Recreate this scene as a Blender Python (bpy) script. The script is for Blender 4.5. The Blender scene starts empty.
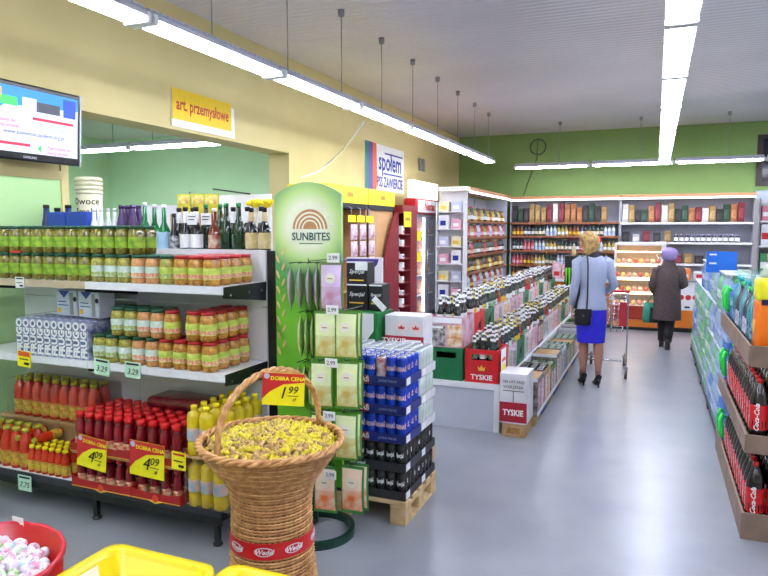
import bpy, bmesh, math, random
from mathutils import Vector, Matrix
random.seed(7)
sc = bpy.context.scene
COL = sc.collection
PI = math.pi

# ---------------------------------------------------------------- camera
FPX, CH = 656.0, 1.75
PITCH = math.atan(59 / FPX)
YAW = math.atan(272 * math.cos(PITCH) / FPX)
cam_d = bpy.data.cameras.new('camera'); cam = bpy.data.objects.new('camera', cam_d); COL.objects.link(cam)
cam_d.sensor_fit = 'HORIZONTAL'; cam_d.sensor_width = 36.0; cam_d.lens = 36.0 * FPX / 768
cam_d.clip_start = 0.05
cam.location = (0, 0, CH); cam.rotation_euler = (PI / 2 - PITCH, 0, YAW)
sc.camera = cam
_c, _s, _cp, _sp = math.cos(YAW), math.sin(YAW), math.cos(PITCH), math.sin(PITCH)
_R = Vector((_c, _s, 0)); _F = Vector((-_s * _cp, _c * _cp, -_sp)); _U = Vector((-_s * _sp, _c * _sp, _cp))
_O = Vector((0, 0, CH))
def _ray(x, y): return _F + _R * ((x - 384) / FPX) + _U * ((288 - y) / FPX)
def on_x(x, y, v): d = _ray(x, y); return _O + d * (v / d.x)
def on_y(x, y, v): d = _ray(x, y); return _O + d * (v / d.y)
def on_z(x, y, v): d = _ray(x, y); return _O + d * ((v - CH) / d.z)

# ---------------------------------------------------------------- light and exposure
TUBE = 40.0          # fluorescent tube strength
w = bpy.data.worlds.new('world'); sc.world = w; w.use_nodes = True
w.node_tree.nodes['Background'].inputs[0].default_value = (.62, .68, .8, 1)
w.node_tree.nodes['Background'].inputs[1].default_value = 0.3
vs = sc.view_settings
vs.view_transform = 'Standard'; vs.look = 'None'; vs.gamma = 1; vs.exposure = 0.3
vs.use_curve_mapping = False
sc.cycles.use_denoising = True
sc.cycles.max_bounces = 8

# ---------------------------------------------------------------- materials
def lin(c):
    def f(v):
        v /= 255.0
        return v / 12.92 if v <= .04045 else ((v + .055) / 1.055) ** 2.4
    return (f(c[0]), f(c[1]), f(c[2]), 1)
MATS = {}
def mat(name, c, rough=.5, c2=None, scale=30, detail=2, metal=0, coat=0, bump=0, bscale=None, emit=0, spec=.5, contrast=(.35, .65)):
    """procedural material: noise between two tones, optional bump"""
    if name in MATS: return MATS[name]
    m = bpy.data.materials.new(name); m.use_nodes = True; MATS[name] = m
    nt = m.node_tree; b = nt.nodes['Principled BSDF']
    b.inputs['Roughness'].default_value = rough; b.inputs['Metallic'].default_value = metal
    b.inputs['Coat Weight'].default_value = coat; b.inputs['Coat Roughness'].default_value = .08
    b.inputs['Specular IOR Level'].default_value = spec
    if c2 is None: c2 = tuple(max(0, v * .97) for v in c)
    tc = nt.nodes.new('ShaderNodeTexCoord'); no = nt.nodes.new('ShaderNodeTexNoise'); cr = nt.nodes.new('ShaderNodeValToRGB')
    no.inputs['Scale'].default_value = scale; no.inputs['Detail'].default_value = detail
    cr.color_ramp.elements[0].position = contrast[0]; cr.color_ramp.elements[1].position = contrast[1]
    cr.color_ramp.elements[0].color = lin(c); cr.color_ramp.elements[1].color = lin(c2)
    L = nt.links.new
    L(tc.outputs['Object'], no.inputs['Vector']); L(no.outputs['Fac'], cr.inputs['Fac']); L(cr.outputs['Color'], b.inputs['Base Color'])
    if emit:
        L(cr.outputs['Color'], b.inputs['Emission Color']); b.inputs['Emission Strength'].default_value = emit
    if bump:
        n2 = nt.nodes.new('ShaderNodeTexNoise'); n2.inputs['Scale'].default_value = bscale or scale * 3
        bp = nt.nodes.new('ShaderNodeBump'); bp.inputs['Strength'].default_value = bump; bp.inputs['Distance'].default_value = .01
        L(tc.outputs['Object'], n2.inputs['Vector']); L(n2.outputs['Fac'], bp.inputs['Height']); L(bp.outputs['Normal'], b.inputs['Normal'])
    return m
def clear(name, c, alpha, rough=.05, blend=.12, gain=.3):
    """thin clear plastic or glass: see-through with a glossy surface"""
    if name in MATS: return MATS[name]
    m = bpy.data.materials.new(name); m.use_nodes = True; MATS[name] = m
    nt = m.node_tree; b = nt.nodes['Principled BSDF']; L = nt.links.new
    b.inputs['Base Color'].default_value = lin(c); b.inputs['Roughness'].default_value = rough
    tr = nt.nodes.new('ShaderNodeBsdfTransparent'); tr.inputs[0].default_value = lin(tuple(min(255, v + 40) for v in c))
    mx = nt.nodes.new('ShaderNodeMixShader'); mx.inputs[0].default_value = alpha
    fr = nt.nodes.new('ShaderNodeLayerWeight'); fr.inputs[0].default_value = blend
    ad = nt.nodes.new('ShaderNodeMath'); ad.operation = 'MAXIMUM'; ad.inputs[1].default_value = alpha
    sc_ = nt.nodes.new('ShaderNodeMath'); sc_.operation = 'MULTIPLY'; sc_.inputs[1].default_value = gain
    L(fr.outputs['Fresnel'], sc_.inputs[0]); L(sc_.outputs[0], ad.inputs[0]); L(ad.outputs[0], mx.inputs[0])
    L(tr.outputs[0], mx.inputs[1]); L(b.outputs[0], mx.inputs[2]); L(mx.outputs[0], nt.nodes['Material Output'].inputs['Surface'])
    return m
def glow(name, c, s):
    if name in MATS: return MATS[name]
    m = bpy.data.materials.new(name); m.use_nodes = True; MATS[name] = m
    b = m.node_tree.nodes['Principled BSDF']; b.inputs['Base Color'].default_value = lin(c)
    b.inputs['Emission Color'].default_value = lin(c); b.inputs['Emission Strength'].default_value = s
    return m
WHITE = mat('white_paint', (238, 238, 242), .35, (234, 234, 238), scale=6); BLACK = mat('black_metal', (22, 22, 24), .4)
PAPER = mat('white_paper', (244, 244, 244), .6, (238, 238, 238), scale=6); INK = mat('black_ink', (25, 25, 28), .7)
REDINK = mat('red_ink', (200, 28, 30), .5); YELLOW = mat('yellow_card', (250, 238, 20), .5, (246, 230, 10))
BLUEINK = mat('blue_ink', (30, 50, 150), .5); GREENINK = mat('green_ink', (30, 130, 70), .5)
GOLD = mat('gold_ink', (235, 190, 60), .45); GREY = mat('grey_metal', (150, 152, 158), .4, metal=.4)
WOOD = mat('raw_wood', (214, 186, 140), .7, (190, 158, 110), scale=12)
CARD = mat('brown_card', (186, 150, 104), .8, (172, 136, 92), scale=20)
CHROME = mat('chrome', (200, 202, 206), .25, metal=.9)
SKIN = mat('skin', (216, 165, 140), .55); MINT = mat('mint_card', (196, 232, 206), .6)

# ---------------------------------------------------------------- mesh builder
class MB:
    def __init__(self): self.v = []; self.f = []; self.m = []; self.s = []
    def add(self, vs, fs, m=0, smooth=False):
        o = len(self.v); self.v += [tuple(p) for p in vs]
        for q in fs: self.f.append(tuple(i + o for i in q)); self.m.append(m); self.s.append(smooth)
        return self
    def box(self, x0, x1, y0, y1, z0, z1, m=0):
        return self.add([(x0, y0, z0), (x1, y0, z0), (x1, y1, z0), (x0, y1, z0), (x0, y0, z1), (x1, y0, z1), (x1, y1, z1), (x0, y1, z1)],
                        [(0, 3, 2, 1), (4, 5, 6, 7), (0, 1, 5, 4), (1, 2, 6, 5), (2, 3, 7, 6), (3, 0, 4, 7)], m)
    def rbox(self, x0, x1, y0, y1, z0, z1, r=.005, m=0, seg=1):
        bm = bmesh.new(); bmesh.ops.create_cube(bm, size=1)
        for v in bm.verts: v.co = Vector(((x0 + x1) / 2 + v.co.x * (x1 - x0), (y0 + y1) / 2 + v.co.y * (y1 - y0), (z0 + z1) / 2 + v.co.z * (z1 - z0)))
        bmesh.ops.bevel(bm, geom=bm.edges[:], offset=r, segments=seg, affect='EDGES', profile=.5)
        bm.verts.index_update()
        self.add([v.co[:] for v in bm.verts], [[v.index for v in f.verts] for f in bm.faces], m, seg > 1); bm.free(); return self
    def lathe(self, prof, n=12, m=0, cx=0, cy=0, cap=True, sx=1, sy=1):
        vs = []; fs = []
        for r, z in prof:
            for k in range(n): a = 2 * PI * k / n; vs.append((cx + r * sx * math.cos(a), cy + r * sy * math.sin(a), z))
        for i in range(len(prof) - 1):
            for k in range(n): k2 = (k + 1) % n; fs.append((i * n + k, i * n + k2, (i + 1) * n + k2, (i + 1) * n + k))
        self.add(vs, fs, m, True)
        if cap:
            o = len(self.v) - len(vs)
            if prof[0][0] > 1e-4: self.f.append(tuple(o + k for k in reversed(range(n)))); self.m.append(m); self.s.append(False)
            if prof[-1][0] > 1e-4: self.f.append(tuple(o + (len(prof) - 1) * n + k for k in range(n))); self.m.append(m); self.s.append(False)
        return self
    def loft(self, rings, m=0, cap=True, closed=True):
        n = len(rings[0]); vs = [p for r in rings for p in r]; fs = []
        for i in range(len(rings) - 1):
            for k in range(n if closed else n - 1): k2 = (k + 1) % n; fs.append((i * n + k, i * n + k2, (i + 1) * n + k2, (i + 1) * n + k))
        o = len(self.v); self.add(vs, fs, m, True)
        if cap and closed:
            self.f.append(tuple(o + k for k in reversed(range(n)))); self.m.append(m); self.s.append(False)
            self.f.append(tuple(o + (len(rings) - 1) * n + k for k in range(n))); self.m.append(m); self.s.append(False)
        return self
    def tube(self, pts, r, n=8, m=0, cyc=False, cap=True):
        pts = [Vector(p) for p in pts]; N = len(pts); rs = r if isinstance(r, (list, tuple)) else [r] * N
        rings = []; up = None
        for i, p in enumerate(pts):
            if cyc: t = pts[(i + 1) % N] - pts[i - 1]
            else: t = pts[min(i + 1, N - 1)] - pts[max(i - 1, 0)]
            t = t.normalized() if t.length > 1e-9 else Vector((0, 0, 1))
            if up is None: up = Vector((0, 0, 1)) if abs(t.z) < .9 else Vector((1, 0, 0))
            s = t.cross(up); s.normalize(); u = s.cross(t); up = u
            rings.append([p + (s * math.cos(2 * PI * k / n) + u * math.sin(2 * PI * k / n)) * rs[i] for k in range(n)])
        if cyc: rings.append(rings[0])
        return self.loft(rings, m, cap and not cyc)
    def prism(self, poly, axis, a, b, m=0):
        """poly in the two other axes, extruded from a to b along axis"""
        def P(u, v, t): return (t, u, v) if axis == 'x' else (u, t, v) if axis == 'y' else (u, v, t)
        n = len(poly); vs = [P(u, v, a) for u, v in poly] + [P(u, v, b) for u, v in poly]
        fs = [tuple(range(n)), tuple(reversed(range(n, 2 * n)))] + [(i, i + n, (i + 1) % n + n, (i + 1) % n) for i in range(n)]
        return self.add(vs, fs, m)
    def ball(self, c, r, n=10, rings=6, m=0):
        rx, ry, rz = r if isinstance(r, (list, tuple)) else (r, r, r)
        R_ = []
        for i in range(rings + 1):
            a = -PI / 2 + PI * i / rings; k_ = max(math.cos(a), .01)
            R_.append([(c[0] + rx * k_ * math.cos(2 * PI * k / n), c[1] + ry * k_ * math.sin(2 * PI * k / n), c[2] + rz * math.sin(a)) for k in range(n)])
        return self.loft(R_, m)
    def xf(self, M):
        self.v = [tuple(M @ Vector(p)) for p in self.v]; return self
    def merge(self, o, dm=0):
        k = len(self.v); self.v += o.v
        self.f += [tuple(i + k for i in q) for q in o.f]; self.m += [a + dm for a in o.m]; self.s += o.s; return self
    def mesh(self, name, mats):
        me = bpy.data.meshes.new(name); me.from_pydata(self.v, [], self.f)
        for mm in (mats if isinstance(mats, (list, tuple)) else [mats]): me.materials.append(mm)
        me.polygons.foreach_set('material_index', self.m); me.polygons.foreach_set('use_smooth', self.s)
        bm = bmesh.new(); bm.from_mesh(me); bmesh.ops.recalc_face_normals(bm, faces=bm.faces[:]); bm.to_mesh(me); bm.free()
        me.update(); return me
def tag(o, label=None, cat=None, group=None, kind=None):
    if label: o['label'] = label
    if cat: o['category'] = cat
    if group: o['group'] = group
    if kind: o['kind'] = kind
    return o
def link(name, data, parent=None, loc=(0, 0, 0), rot=(0, 0, 0), label=None, cat=None, group=None, kind=None, scale=None):
    o = bpy.data.objects.new(name, data); COL.objects.link(o)
    o.location = loc; o.rotation_euler = rot
    if scale: o.scale = scale if isinstance(scale, (list, tuple)) else (scale,) * 3
    if parent: o.parent = parent
    return tag(o, label, cat, group, kind)
def build(mb, name, mats, parent=None, **k): return link(name, mb.mesh(name, mats), parent, **k)
def thing(name, label, cat, loc=(0, 0, 0), rz=0, group=None): return link(name, None, None, loc, (0, 0, rz), label, cat, group)
def struct(mb, name, mats): return build(mb, name, mats, kind='structure')
_TX = {}
def text_mesh(s, size, m, depth=.0006, align='CENTER', bend=None, shear=0, bold=0, stretch=1, vert=False):
    k = (s, size, m.name, depth, align, bend, shear, bold, stretch, vert)
    if k in _TX: return _TX[k]
    cu = bpy.data.curves.new('lettering', 'FONT'); cu.body = s; cu.size = size; cu.extrude = depth; cu.align_x = align; cu.align_y = 'CENTER'
    cu.resolution_u = 2; cu.shear = shear; cu.offset = bold
    o = bpy.data.objects.new('lettering', cu); COL.objects.link(o)
    me = bpy.data.meshes.new_from_object(o.evaluated_get(bpy.context.evaluated_depsgraph_get()))
    bpy.data.objects.remove(o); bpy.data.curves.remove(cu)
    me.name = 'lettering'; me.materials.clear(); me.materials.append(m)
    for v in me.vertices:
        x, y, z = v.co; x *= stretch
        if vert: x, y = -y, x
        if bend: a = x / bend; v.co = ((bend + z) * math.sin(a), -(bend + z) * math.cos(a), y)
        else: v.co = (x, -z, y)           # stands upright, reads from -Y
    _TX[k] = me; return me
def text(s, size, m, parent, loc, rz=0, name='lettering', rx=0, **k):
    return link(name, text_mesh(s, size, m, **k), parent, loc, (rx, 0, rz))
class Kind:
    """a kind of thing: root mesh and parts; every instance is a set of linked copies"""
    def __init__(self, name, cat, root=None): self.name, self.cat, self.root, self.parts = name, cat, root, []
    def part(self, name, mesh, loc=(0, 0, 0), rot=(0, 0, 0), of=-1): self.parts.append((name, mesh, loc, rot, of)); return self
    def put(self, loc, rz, label, group=None, scale=None, rot=None):
        r = link(self.name, self.root, None, loc, rot or (0, 0, rz), label, self.cat, group, None, scale)
        made = []
        for n, me, l, ro, of in self.parts: made.append(link(n, me, r if of < 0 else made[of], l, ro))
        return r
ORD = ['first', 'second', 'third', 'fourth', 'fifth', 'sixth', 'seventh', 'eighth', 'ninth', 'tenth', 'eleventh', 'twelfth', 'thirteenth', 'fourteenth', 'fifteenth', 'sixteenth', 'seventeenth', 'eighteenth', 'nineteenth', 'twentieth']
def rnd(a, b): return random.uniform(a, b)
# ================================================================ room shell
WX, WY, CZ = -4.3, 15.0, 3.87     # left wall, back wall, ceiling
def floor_mat():
    m = mat('floor_lino', (146, 149, 154), .3, (136, 139, 146), scale=2.2, detail=6, bump=.02, bscale=40)
    b = m.node_tree.nodes['Principled BSDF']; nt = m.node_tree
    n = nt.nodes.new('ShaderNodeTexNoise'); n.inputs['Scale'].default_value = 1.3; n.inputs['Detail'].default_value = 5
    mr = nt.nodes.new('ShaderNodeMapRange'); mr.inputs[3].default_value = .2; mr.inputs[4].default_value = .42
    nt.links.new(n.outputs['Fac'], mr.inputs[0]); nt.links.new(mr.outputs[0], b.inputs['Roughness'])
    return m
def ceil_mat():
    m = mat('ceiling_slats', (226, 222, 234), .35, (218, 214, 227), scale=.8)
    nt = m.node_tree; b = nt.nodes['Principled BSDF']; L = nt.links.new
    tc = nt.nodes.new('ShaderNodeTexCoord'); wv = nt.nodes.new('ShaderNodeTexWave'); wv.bands_direction = 'Y'; wv.inputs['Scale'].default_value = 3.1
    bp = nt.nodes.new('ShaderNodeBump'); bp.inputs['Strength'].default_value = .55; bp.inputs['Distance'].default_value = .015
    L(tc.outputs['Object'], wv.inputs['Vector']); L(wv.outputs['Fac'], bp.inputs['Height']); L(bp.outputs['Normal'], b.inputs['Normal'])
    return m
YWALL = mat('pale_yellow_plaster', (214, 198, 140), .7, (208, 192, 134), scale=1.5, bump=.03, bscale=80)
GWALL = mat('green_plaster', (130, 162, 90), .7, (124, 156, 86), scale=1.2, bump=.03, bscale=80)
LGWALL = mat('pale_green_plaster', (176, 212, 148), .7, (170, 206, 142), scale=1.2, bump=.03, bscale=80)
AGWALL = mat('alcove_green_plaster', (188, 222, 176), .7, (182, 216, 170), scale=1.2)
PLAIN = mat('plain_white_wall', (214, 212, 206), .7)
struct(MB().box(-9, 6, -3, WY, -.1, 0), 'floor', floor_mat())
struct(MB().box(-4.6, 6, -3, WY, CZ, CZ + .1), 'ceiling', ceil_mat())
O0, O1, BZ = 3.87, 7.28, 2.7
q = MB()
q.box(WX - .3, WX, -3, O0, 0, 2.17, 1).box(WX - .3, WX, -3, O0, 2.17, CZ, 0)     # left of the opening
q.box(WX - .3, WX, O0, O1, BZ, CZ, 0)                                            # beam over the opening
q.box(WX - .3, WX, O1, WY, 0, CZ, 0)
struct(q, 'wall_left', [YWALL, LGWALL])
struct(MB().box(WX - .31, WX + .012, O0 - .06, O0 + .008, 0, 2.69), 'trim_1', YWALL)
struct(MB().box(WX + .001, WX + .012, -3, O0 - .06, 2.13, 2.2), 'trim_2', YWALL)
struct(MB().box(-9, WX - .3, 9.0, 9.1, 0, 3.3), 'wall_alcove', AGWALL)
struct(MB().box(-9.1, -9, -3, 9.1, 0, 3.3), 'wall_alcove_side', AGWALL)
struct(MB().box(-9, WX - .3, -3.1, -3, 0, 3.3), 'wall_alcove_front', AGWALL)
struct(MB().box(-9.1, WX - .3, -3.1, 9.1, 3.3, 3.4), 'ceiling_alcove', PLAIN)
struct(MB().box(-4.6, 6, WY, WY + .1, 0, CZ), 'wall_back', GWALL)
struct(MB().box(6, 6.1, -3, WY, 0, CZ), 'wall_right', PLAIN)
struct(MB().box(-4.6, 6, -3.1, -3, 0, CZ), 'wall_front', PLAIN)

# ---------------------------------------------------------------- fluorescent lamps
TUBE_M = glow('tube_light', (236, 242, 255), TUBE)
HOUSE = mat('lamp_housing', (206, 208, 222), .4)
def lamp_meshes(L):
    h = MB().prism([(-.095, .0), (-.08, .03), (-.035, .075), (.035, .075), (.08, .03), (.095, .0), (.088, .0), (.074, .026), (0, .034), (-.074, .026), (-.088, .0)], 'y', -L / 2, L / 2)
    for k in range(int(L / .06)):                          # slotted top edge
        y = -L / 2 + .03 + k * .06
        h.box(.05, .07, y - .018, y + .018, .052, .062).box(-.07, -.05, y - .018, y + .018, .052, .062)
    t = MB().tube([(0, -L / 2 + .045, -.012), (0, L / 2 - .045, -.012)], .019, 10)
    c = MB().rbox(-.097, .097, -.018, .018, -.034, .03, .006)
    return h.mesh('housing', HOUSE), t.mesh('tube', TUBE_M), c.mesh('lamp_holder', WHITE)
LM = lamp_meshes(1.44)
def lamp(x, y, z, rz, label, group, wires, ctop=CZ):
    t = thing('fluorescent_lamp', label, 'lamp', (x, y, z), rz, group)
    link('housing', LM[0], t); 
    for d in (-.042, .042): link('tube', LM[1], t, (d, 0, 0))
    for d in (-.72, .72): link('lamp_holder', LM[2], t, (0, d, 0))
    for d in wires:
        wr = build(MB().tube([(0, d, .07), (0, d, ctop - z - .03)], .005, 5), 'suspension_wire', GREY, t)
        build(MB().lathe([(.012, ctop - z - .07), (.03, ctop - z - .06), (.034, ctop - z - .002)], 10), 'ceiling_cup', GREY, wr, loc=(0, d, 0))
    return t
LZ = 3.0
ys = [12.2 - .75 - 1.5 * k for k in range(10)]
wy = [12.05 - 1.02 * k for k in range(15)]
for i_, y in enumerate(ys): lamp(-2.9, y, LZ, 0, 'long fluorescent lamp in the row by the left wall, %s from the far end' % ORD[i_], 'lamp row along the left wall', [v - y for v in wy if abs(v - y) <= .7])
for k in range(10):
    y = 13.45 - .75 - 1.5 * k
    lamp(.1, y, LZ, 0, 'long fluorescent lamp in the row above the aisle, %s from the far end' % ORD[k], 'lamp row above the aisle', [-.5, .5])
for k in range(5):
    lamp(-1.98 + 1.5 * k, 13.6, LZ, PI / 2, 'long fluorescent lamp in the cross row before the green wall, %s from the left' % ORD[k], 'cross row of lamps at the back', [-.15])
for k in range(8): lamp(4.0, 12.5 - 1.9 * k, LZ, 0, 'long white fluorescent lamp over the far right side of the shop', 'lamp row on the right side', [-.5, .5])
pb = on_y(222, 143, 7.2)
for k in range(2): lamp(pb.x - .74 - 1.5 * k, 7.2, pb.z + .01, PI / 2, 'white fluorescent lamp in the green side room behind the beam, %s' % ['right', 'left'][k], 'lamps in the side room', [-.4, .4], 3.3)
for k in range(3): lamp(-5.6, 5.4 - 1.6 * k, pb.z + .3, 0, 'added unseen lamp brightening the side room, hidden behind the left wall', 'added side room lamps out of view', [-.4, .4], 3.3)  # added lamps out of view, only to brighten the side room

# ---------------------------------------------------------------- signs on the left wall
a = on_x(172, 92, WX); b_ = on_x(232, 137, WX)
t = thing('wall_sign', 'yellow sign reading art. przemyslowe in red on the yellow beam', 'sign', (WX + .004, (a.y + b_.y) / 2, 2.92))
build(MB().box(0, .012, -.5, .5, -.19, .13), 'backing_board', PAPER, t)
build(MB().box(.012, .018, -.5, .44, -.12, .17), 'sign_face', mat('sign_yellow', (240, 200, 0), .5), t)
text('art. przemysłowe', .165, mat('sign_red', (190, 50, 25), .5), t, (.019, -.03, .025), PI / 2, bold=.003, stretch=.72)
a = on_x(364, 138, WX); b_ = on_x(403, 195, WX)
yc = (a.y + b_.y) / 2; hw = (b_.y - a.y) / 2
t = thing('wall_poster', 'white cooperative poster with blue lettering and colour stripes high on the left wall', 'poster', (WX + .004, yc, 2.77))
build(MB().box(0, .012, -hw, hw, -.38, .38), 'board', PAPER, t)
for k, (c, n) in enumerate((((30, 120, 110), 'teal'), ((90, 70, 150), 'violet'), ((225, 95, 40), 'orange'))):
    y0 = -hw + k * .15
    build(MB().prism([(y0, -.38), (y0 + .15, -.38), (y0 + .15 + .05 * math.sin(1), -.2), (y0 + .15, .38), (y0, .38)], 'x', .012, .014 + .001 * k), 'colour_stripe', mat('stripe_' + n, c, .5), t)
text('społem', .43, BLUEINK, t, (.016, .2, .1), PI / 2, bold=.008, stretch=.85)
text('PSS ZAWIERCIE', .24, BLUEINK, t, (.016, .2, -.24), PI / 2, bold=.004, stretch=.72)
build(MB().box(.012, .016, -.05, hw - .08, .24, .265).box(.012, .016, -.1, hw - .08, -.1, -.075), 'blue_bar', BLUEINK, t)
# small socket box and cables on the wall
t = thing('socket_box', 'small grey double socket box on the left wall beyond the poster', 'socket', (WX + .002, 12.3, 3.0))
for d in (-.1, .1): build(MB().rbox(0, .04, d - .05, d + .05, -.12, .12), 'socket', GREY, t)
c1 = on_x(364, 122, -3.6); c2 = on_x(333, 160, WX + .02); c3 = on_x(300, 178, WX + .02)
build(MB().tube([c1, (c1 + c2) / 2 + Vector((0, 0, -.03)), c2, (c2 + c3) / 2 + Vector((0, 0, -.05)), c3], .012, 6), 'lamp_cable', WHITE,
      label='thick white cable slanting down the yellow wall from the lamp row', cat='cable')
# television
a = on_x(79, 97, -4.1); b_ = on_x(73, 165, -4.1)
TVW, TVH = .88, .53
t = thing('television', 'black flat television with a web page on its screen beside the beam', 'television', (-4.1, a.y - TVW / 2, (a.z + b_.z) / 2))
t.rotation_euler = (0, .06, 0)
build(MB().rbox(-.06, 0, -TVW / 2, TVW / 2, -TVH / 2, TVH / 2, .012).rbox(-.1, -.05, -.25, .25, -.15, .15, .02), 'casing', mat('tv_black', (14, 14, 16), .2), t)
build(MB().box(-.2, -.1, -.05, .05, -.05, .05), 'wall_bracket', BLACK, t)
build(MB().box(-.05, -.004, TVW / 2 - .001, TVW / 2 + .012, -TVH / 2, TVH / 2), 'edge_strip', mat('tv_edge_glimmer', (190, 195, 200), .2), t)  # glimmer on the casing edge, painted as a pale strip
def scr(n, c, s=.9): return glow('screen_' + n, c, s * .32)
SY0, SY1, SZ0, SZ1 = -TVW / 2 + .03, TVW / 2 - .03, -TVH / 2 + .055, TVH / 2 - .035
s0 = build(MB().box(0, .002, SY0, SY1, SZ0, SZ1), 'screen', scr('white', (205, 210, 235)), t)
build(MB().prism([(SY0, SZ1), (SY1, SZ1), (SY1, SZ1 - .09), (-.2, SZ1 - .13), (-.3, SZ1 - .2), (SY0, SZ1 - .33)], 'x', .002, .003), 'page_banner', scr('blue', (40, 130, 215)), s0)
for y0, y1, z0, z1, n, c in ((-.38, -.22, SZ1 - .09, SZ1 - .02, 'orange', (240, 170, 60)), (-.25, -.1, SZ1 - .13, SZ1 - .07, 'green', (60, 190, 90)), (-.36, -.27, SZ1 - .2, SZ1 - .14, 'violet', (120, 60, 170)),
        (-.06, .05, SZ1 - .14, SZ1 - .06, 'pale', (235, 220, 235)), (.05, .25, SZ1 - .145, SZ1 - .075, 'grey', (60, 65, 75)), (.28, .39, SZ1 - .15, SZ1 - .02, 'navy', (30, 70, 190)),
        (.02, .37, SZ1 - .205, SZ1 - .185, 'red', (200, 30, 60)), (-.38, .0, -.165, -.145, 'red2', (200, 30, 60)), (.02, .37, SZ1 - .27, SZ1 - .215, 'lilac', (180, 180, 215))):
    build(MB().box(.003, .004, y0, y1, z0, z1), 'page_block', scr(n, c), s0)
ink = scr('ink', (60, 70, 130)); rk = scr('redink', (200, 50, 90))
text('www.zawiercie.społem.org.pl', .042, ink, s0, (.004, .04, -.075), PI / 2)
text('Witamy na', .036, rk, s0, (.004, -.2, .0), PI / 2); text('naszej stronie', .036, rk, s0, (.004, -.19, -.035), PI / 2)
text('Zapraszamy na', .034, rk, s0, (.004, .24, -.155), PI / 2); text('naszą stronę', .034, rk, s0, (.004, .23, -.19), PI / 2)
build(MB().prism([(.06, -.17), (.09, -.14), (.09, -.2)], 'x', .003, .004), 'page_arrow', scr('garrow', (60, 170, 90)), s0)
text('SAMSUNG', .024, mat('tv_silver', (200, 200, 205), .4), t, (.001, 0, -TVH / 2 + .025), PI / 2)

# ---------------------------------------------------------------- back wall details
p = on_y(538, 147, WY - .02)
ring = [(p.x + .17 * math.cos(2 * PI * k / 20), WY - .02, p.z + .17 * math.sin(2 * PI * k / 20)) for k in range(20)]
cc = thing('cable_coil', 'dark cable coil hanging on the green back wall', 'cable', (0, 0, 0))
build(MB().tube(ring, .014, 6, cyc=True), 'coil', mat('dark_cable', (60, 80, 50), .6), cc)
build(MB().tube([(p.x, WY - .02, p.z + .17), (p.x - .02, WY - .02, p.z - .2)], .008, 5).tube([(p.x, WY - .02, p.z - .2), (p.x - .22, WY - .02, 2.75), (p.x - .3, WY - .02, 2.5)], .01, 5), 'loose_end', MATS['dark_cable'], cc)
t = thing('wall_screen', 'dark framed panel high on the back wall at the right edge', 'panel', (2.35, WY - .04, 3.1))
build(MB().box(-.55, .55, 0, .035, -.5, .5), 'frame', mat('dark_brown_frame', (52, 40, 38), .5), t)
build(MB().box(-.45, .45, -.006, 0, -.42, .42), 'dark_pane', mat('dark_pane', (30, 30, 44), .2), t)
build(MB().rbox(1.76, 2.5, WY - .3, WY - .05, 2.25, 2.5, .02), 'air_curtain', mat('air_grey', (170, 178, 190), .4), label='grey wall unit under the dark panel on the back wall', cat='air unit')
# ================================================================ left gondola
GB, GF, XA, XB, XC = 3.36, 2.92, -4.17, -3.13, -2.14     # back panel y, shelf front y, unit edges
S1, S2, S3, TOPZ = 1.435, .955, .215, 1.60
SHELF_WOOD = mat('shelf_wood_edge', (196, 176, 150), .5); GONW = mat('gondola_white', (222, 222, 228), .45, (218, 218, 224), scale=5)
RAIL = mat('price_rail_white', (236, 236, 244), .3)
def gondola(x0, x1, label, wood, right_end):
    t = thing('shelf_unit', label, 'shelving', ((x0 + x1) / 2, GB, 0)); cx = (x0 + x1) / 2; h = (x1 - x0) / 2 - .002
    def bx(n, m, a, b, c, d, e, f): return build(MB().box(a, b, c, d, e, f), n, m, t)
    for k in range(4): bx('back_panel', GONW, -h, h, -.02, 0, .25 + k * .345, .25 + k * .345 + .34)
    for s in ((-1, 1) if right_end else (-1,)):
        x = s * (h - .02)
        bx('upright', BLACK, x - .02, x + (.08 if s > 0 else .02), -.005, .05, 0, TOPZ + .02)
    for z, dep, m, wd in ((S1, GB - GF, RAIL if not wood else SHELF_WOOD, 0), (S2, GB - GF, RAIL, 0), (S3, .5, mat('rail_dark', (52, 52, 62), .4), 0)):
        sh = bx('shelf_board', WHITE, -h, h, -dep, -.021, z - .03, z)
        build(MB().box(-h, h, -dep - .008, -dep - .0005, z - .04, z + .004), 'price_rail', m, sh)
        for s in (-1, 1):
            br = build(MB().prism([(-.021, z - .11), (-.021, z - .031), (-dep, z - .031), (-dep, z - .06)], 'x', s * h - (.004 if s > 0 else 0), s * h + (.004 if s < 0 else 0)), 'bracket', BLACK, sh)
        if right_end:
            for y in (-dep + .06, -.2, -.07):
                build(MB().tube([(h - .0005, y, z - .045), (h + .004, y, z - .045)], .007, 6), 'bolt', CHROME, sh)
            build(MB().box(h - .001, h + .003, -dep, -.021, z - .05, z + .002), 'side_rail', BLACK, sh)
    for x in ((-h + .05, h - .05) if right_end else (-h + .05,)):
        l = bx('leg', BLACK, x - .014, x + .014, -.485, -.457, .02, S3 - .032)
        build(MB().lathe([(.028, 0), (.028, .012), (.015, .02)], 10, cx=x, cy=-.47), 'foot', BLACK, l)
    bx('base_beam', BLACK, -h, h, -.497, -.491, S3 - .09, S3 - .032)
    bx('lower_panel', BLACK, -h, h, -.02, 0, .02, .245)
    bx('top_board', WHITE, -h, h, .051, .5, TOPZ - .03, TOPZ)
    bx('top_rail', RAIL, -h, h, .04, .0505, TOPZ - .03, TOPZ + .006)
    return t
gondola(XA, XB, 'white shelf unit with a wooden top edge against the pale green wall', True, False)
gondola(XB, XC, 'white shelf unit with black end brackets next to the snack stand', False, True)

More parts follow.
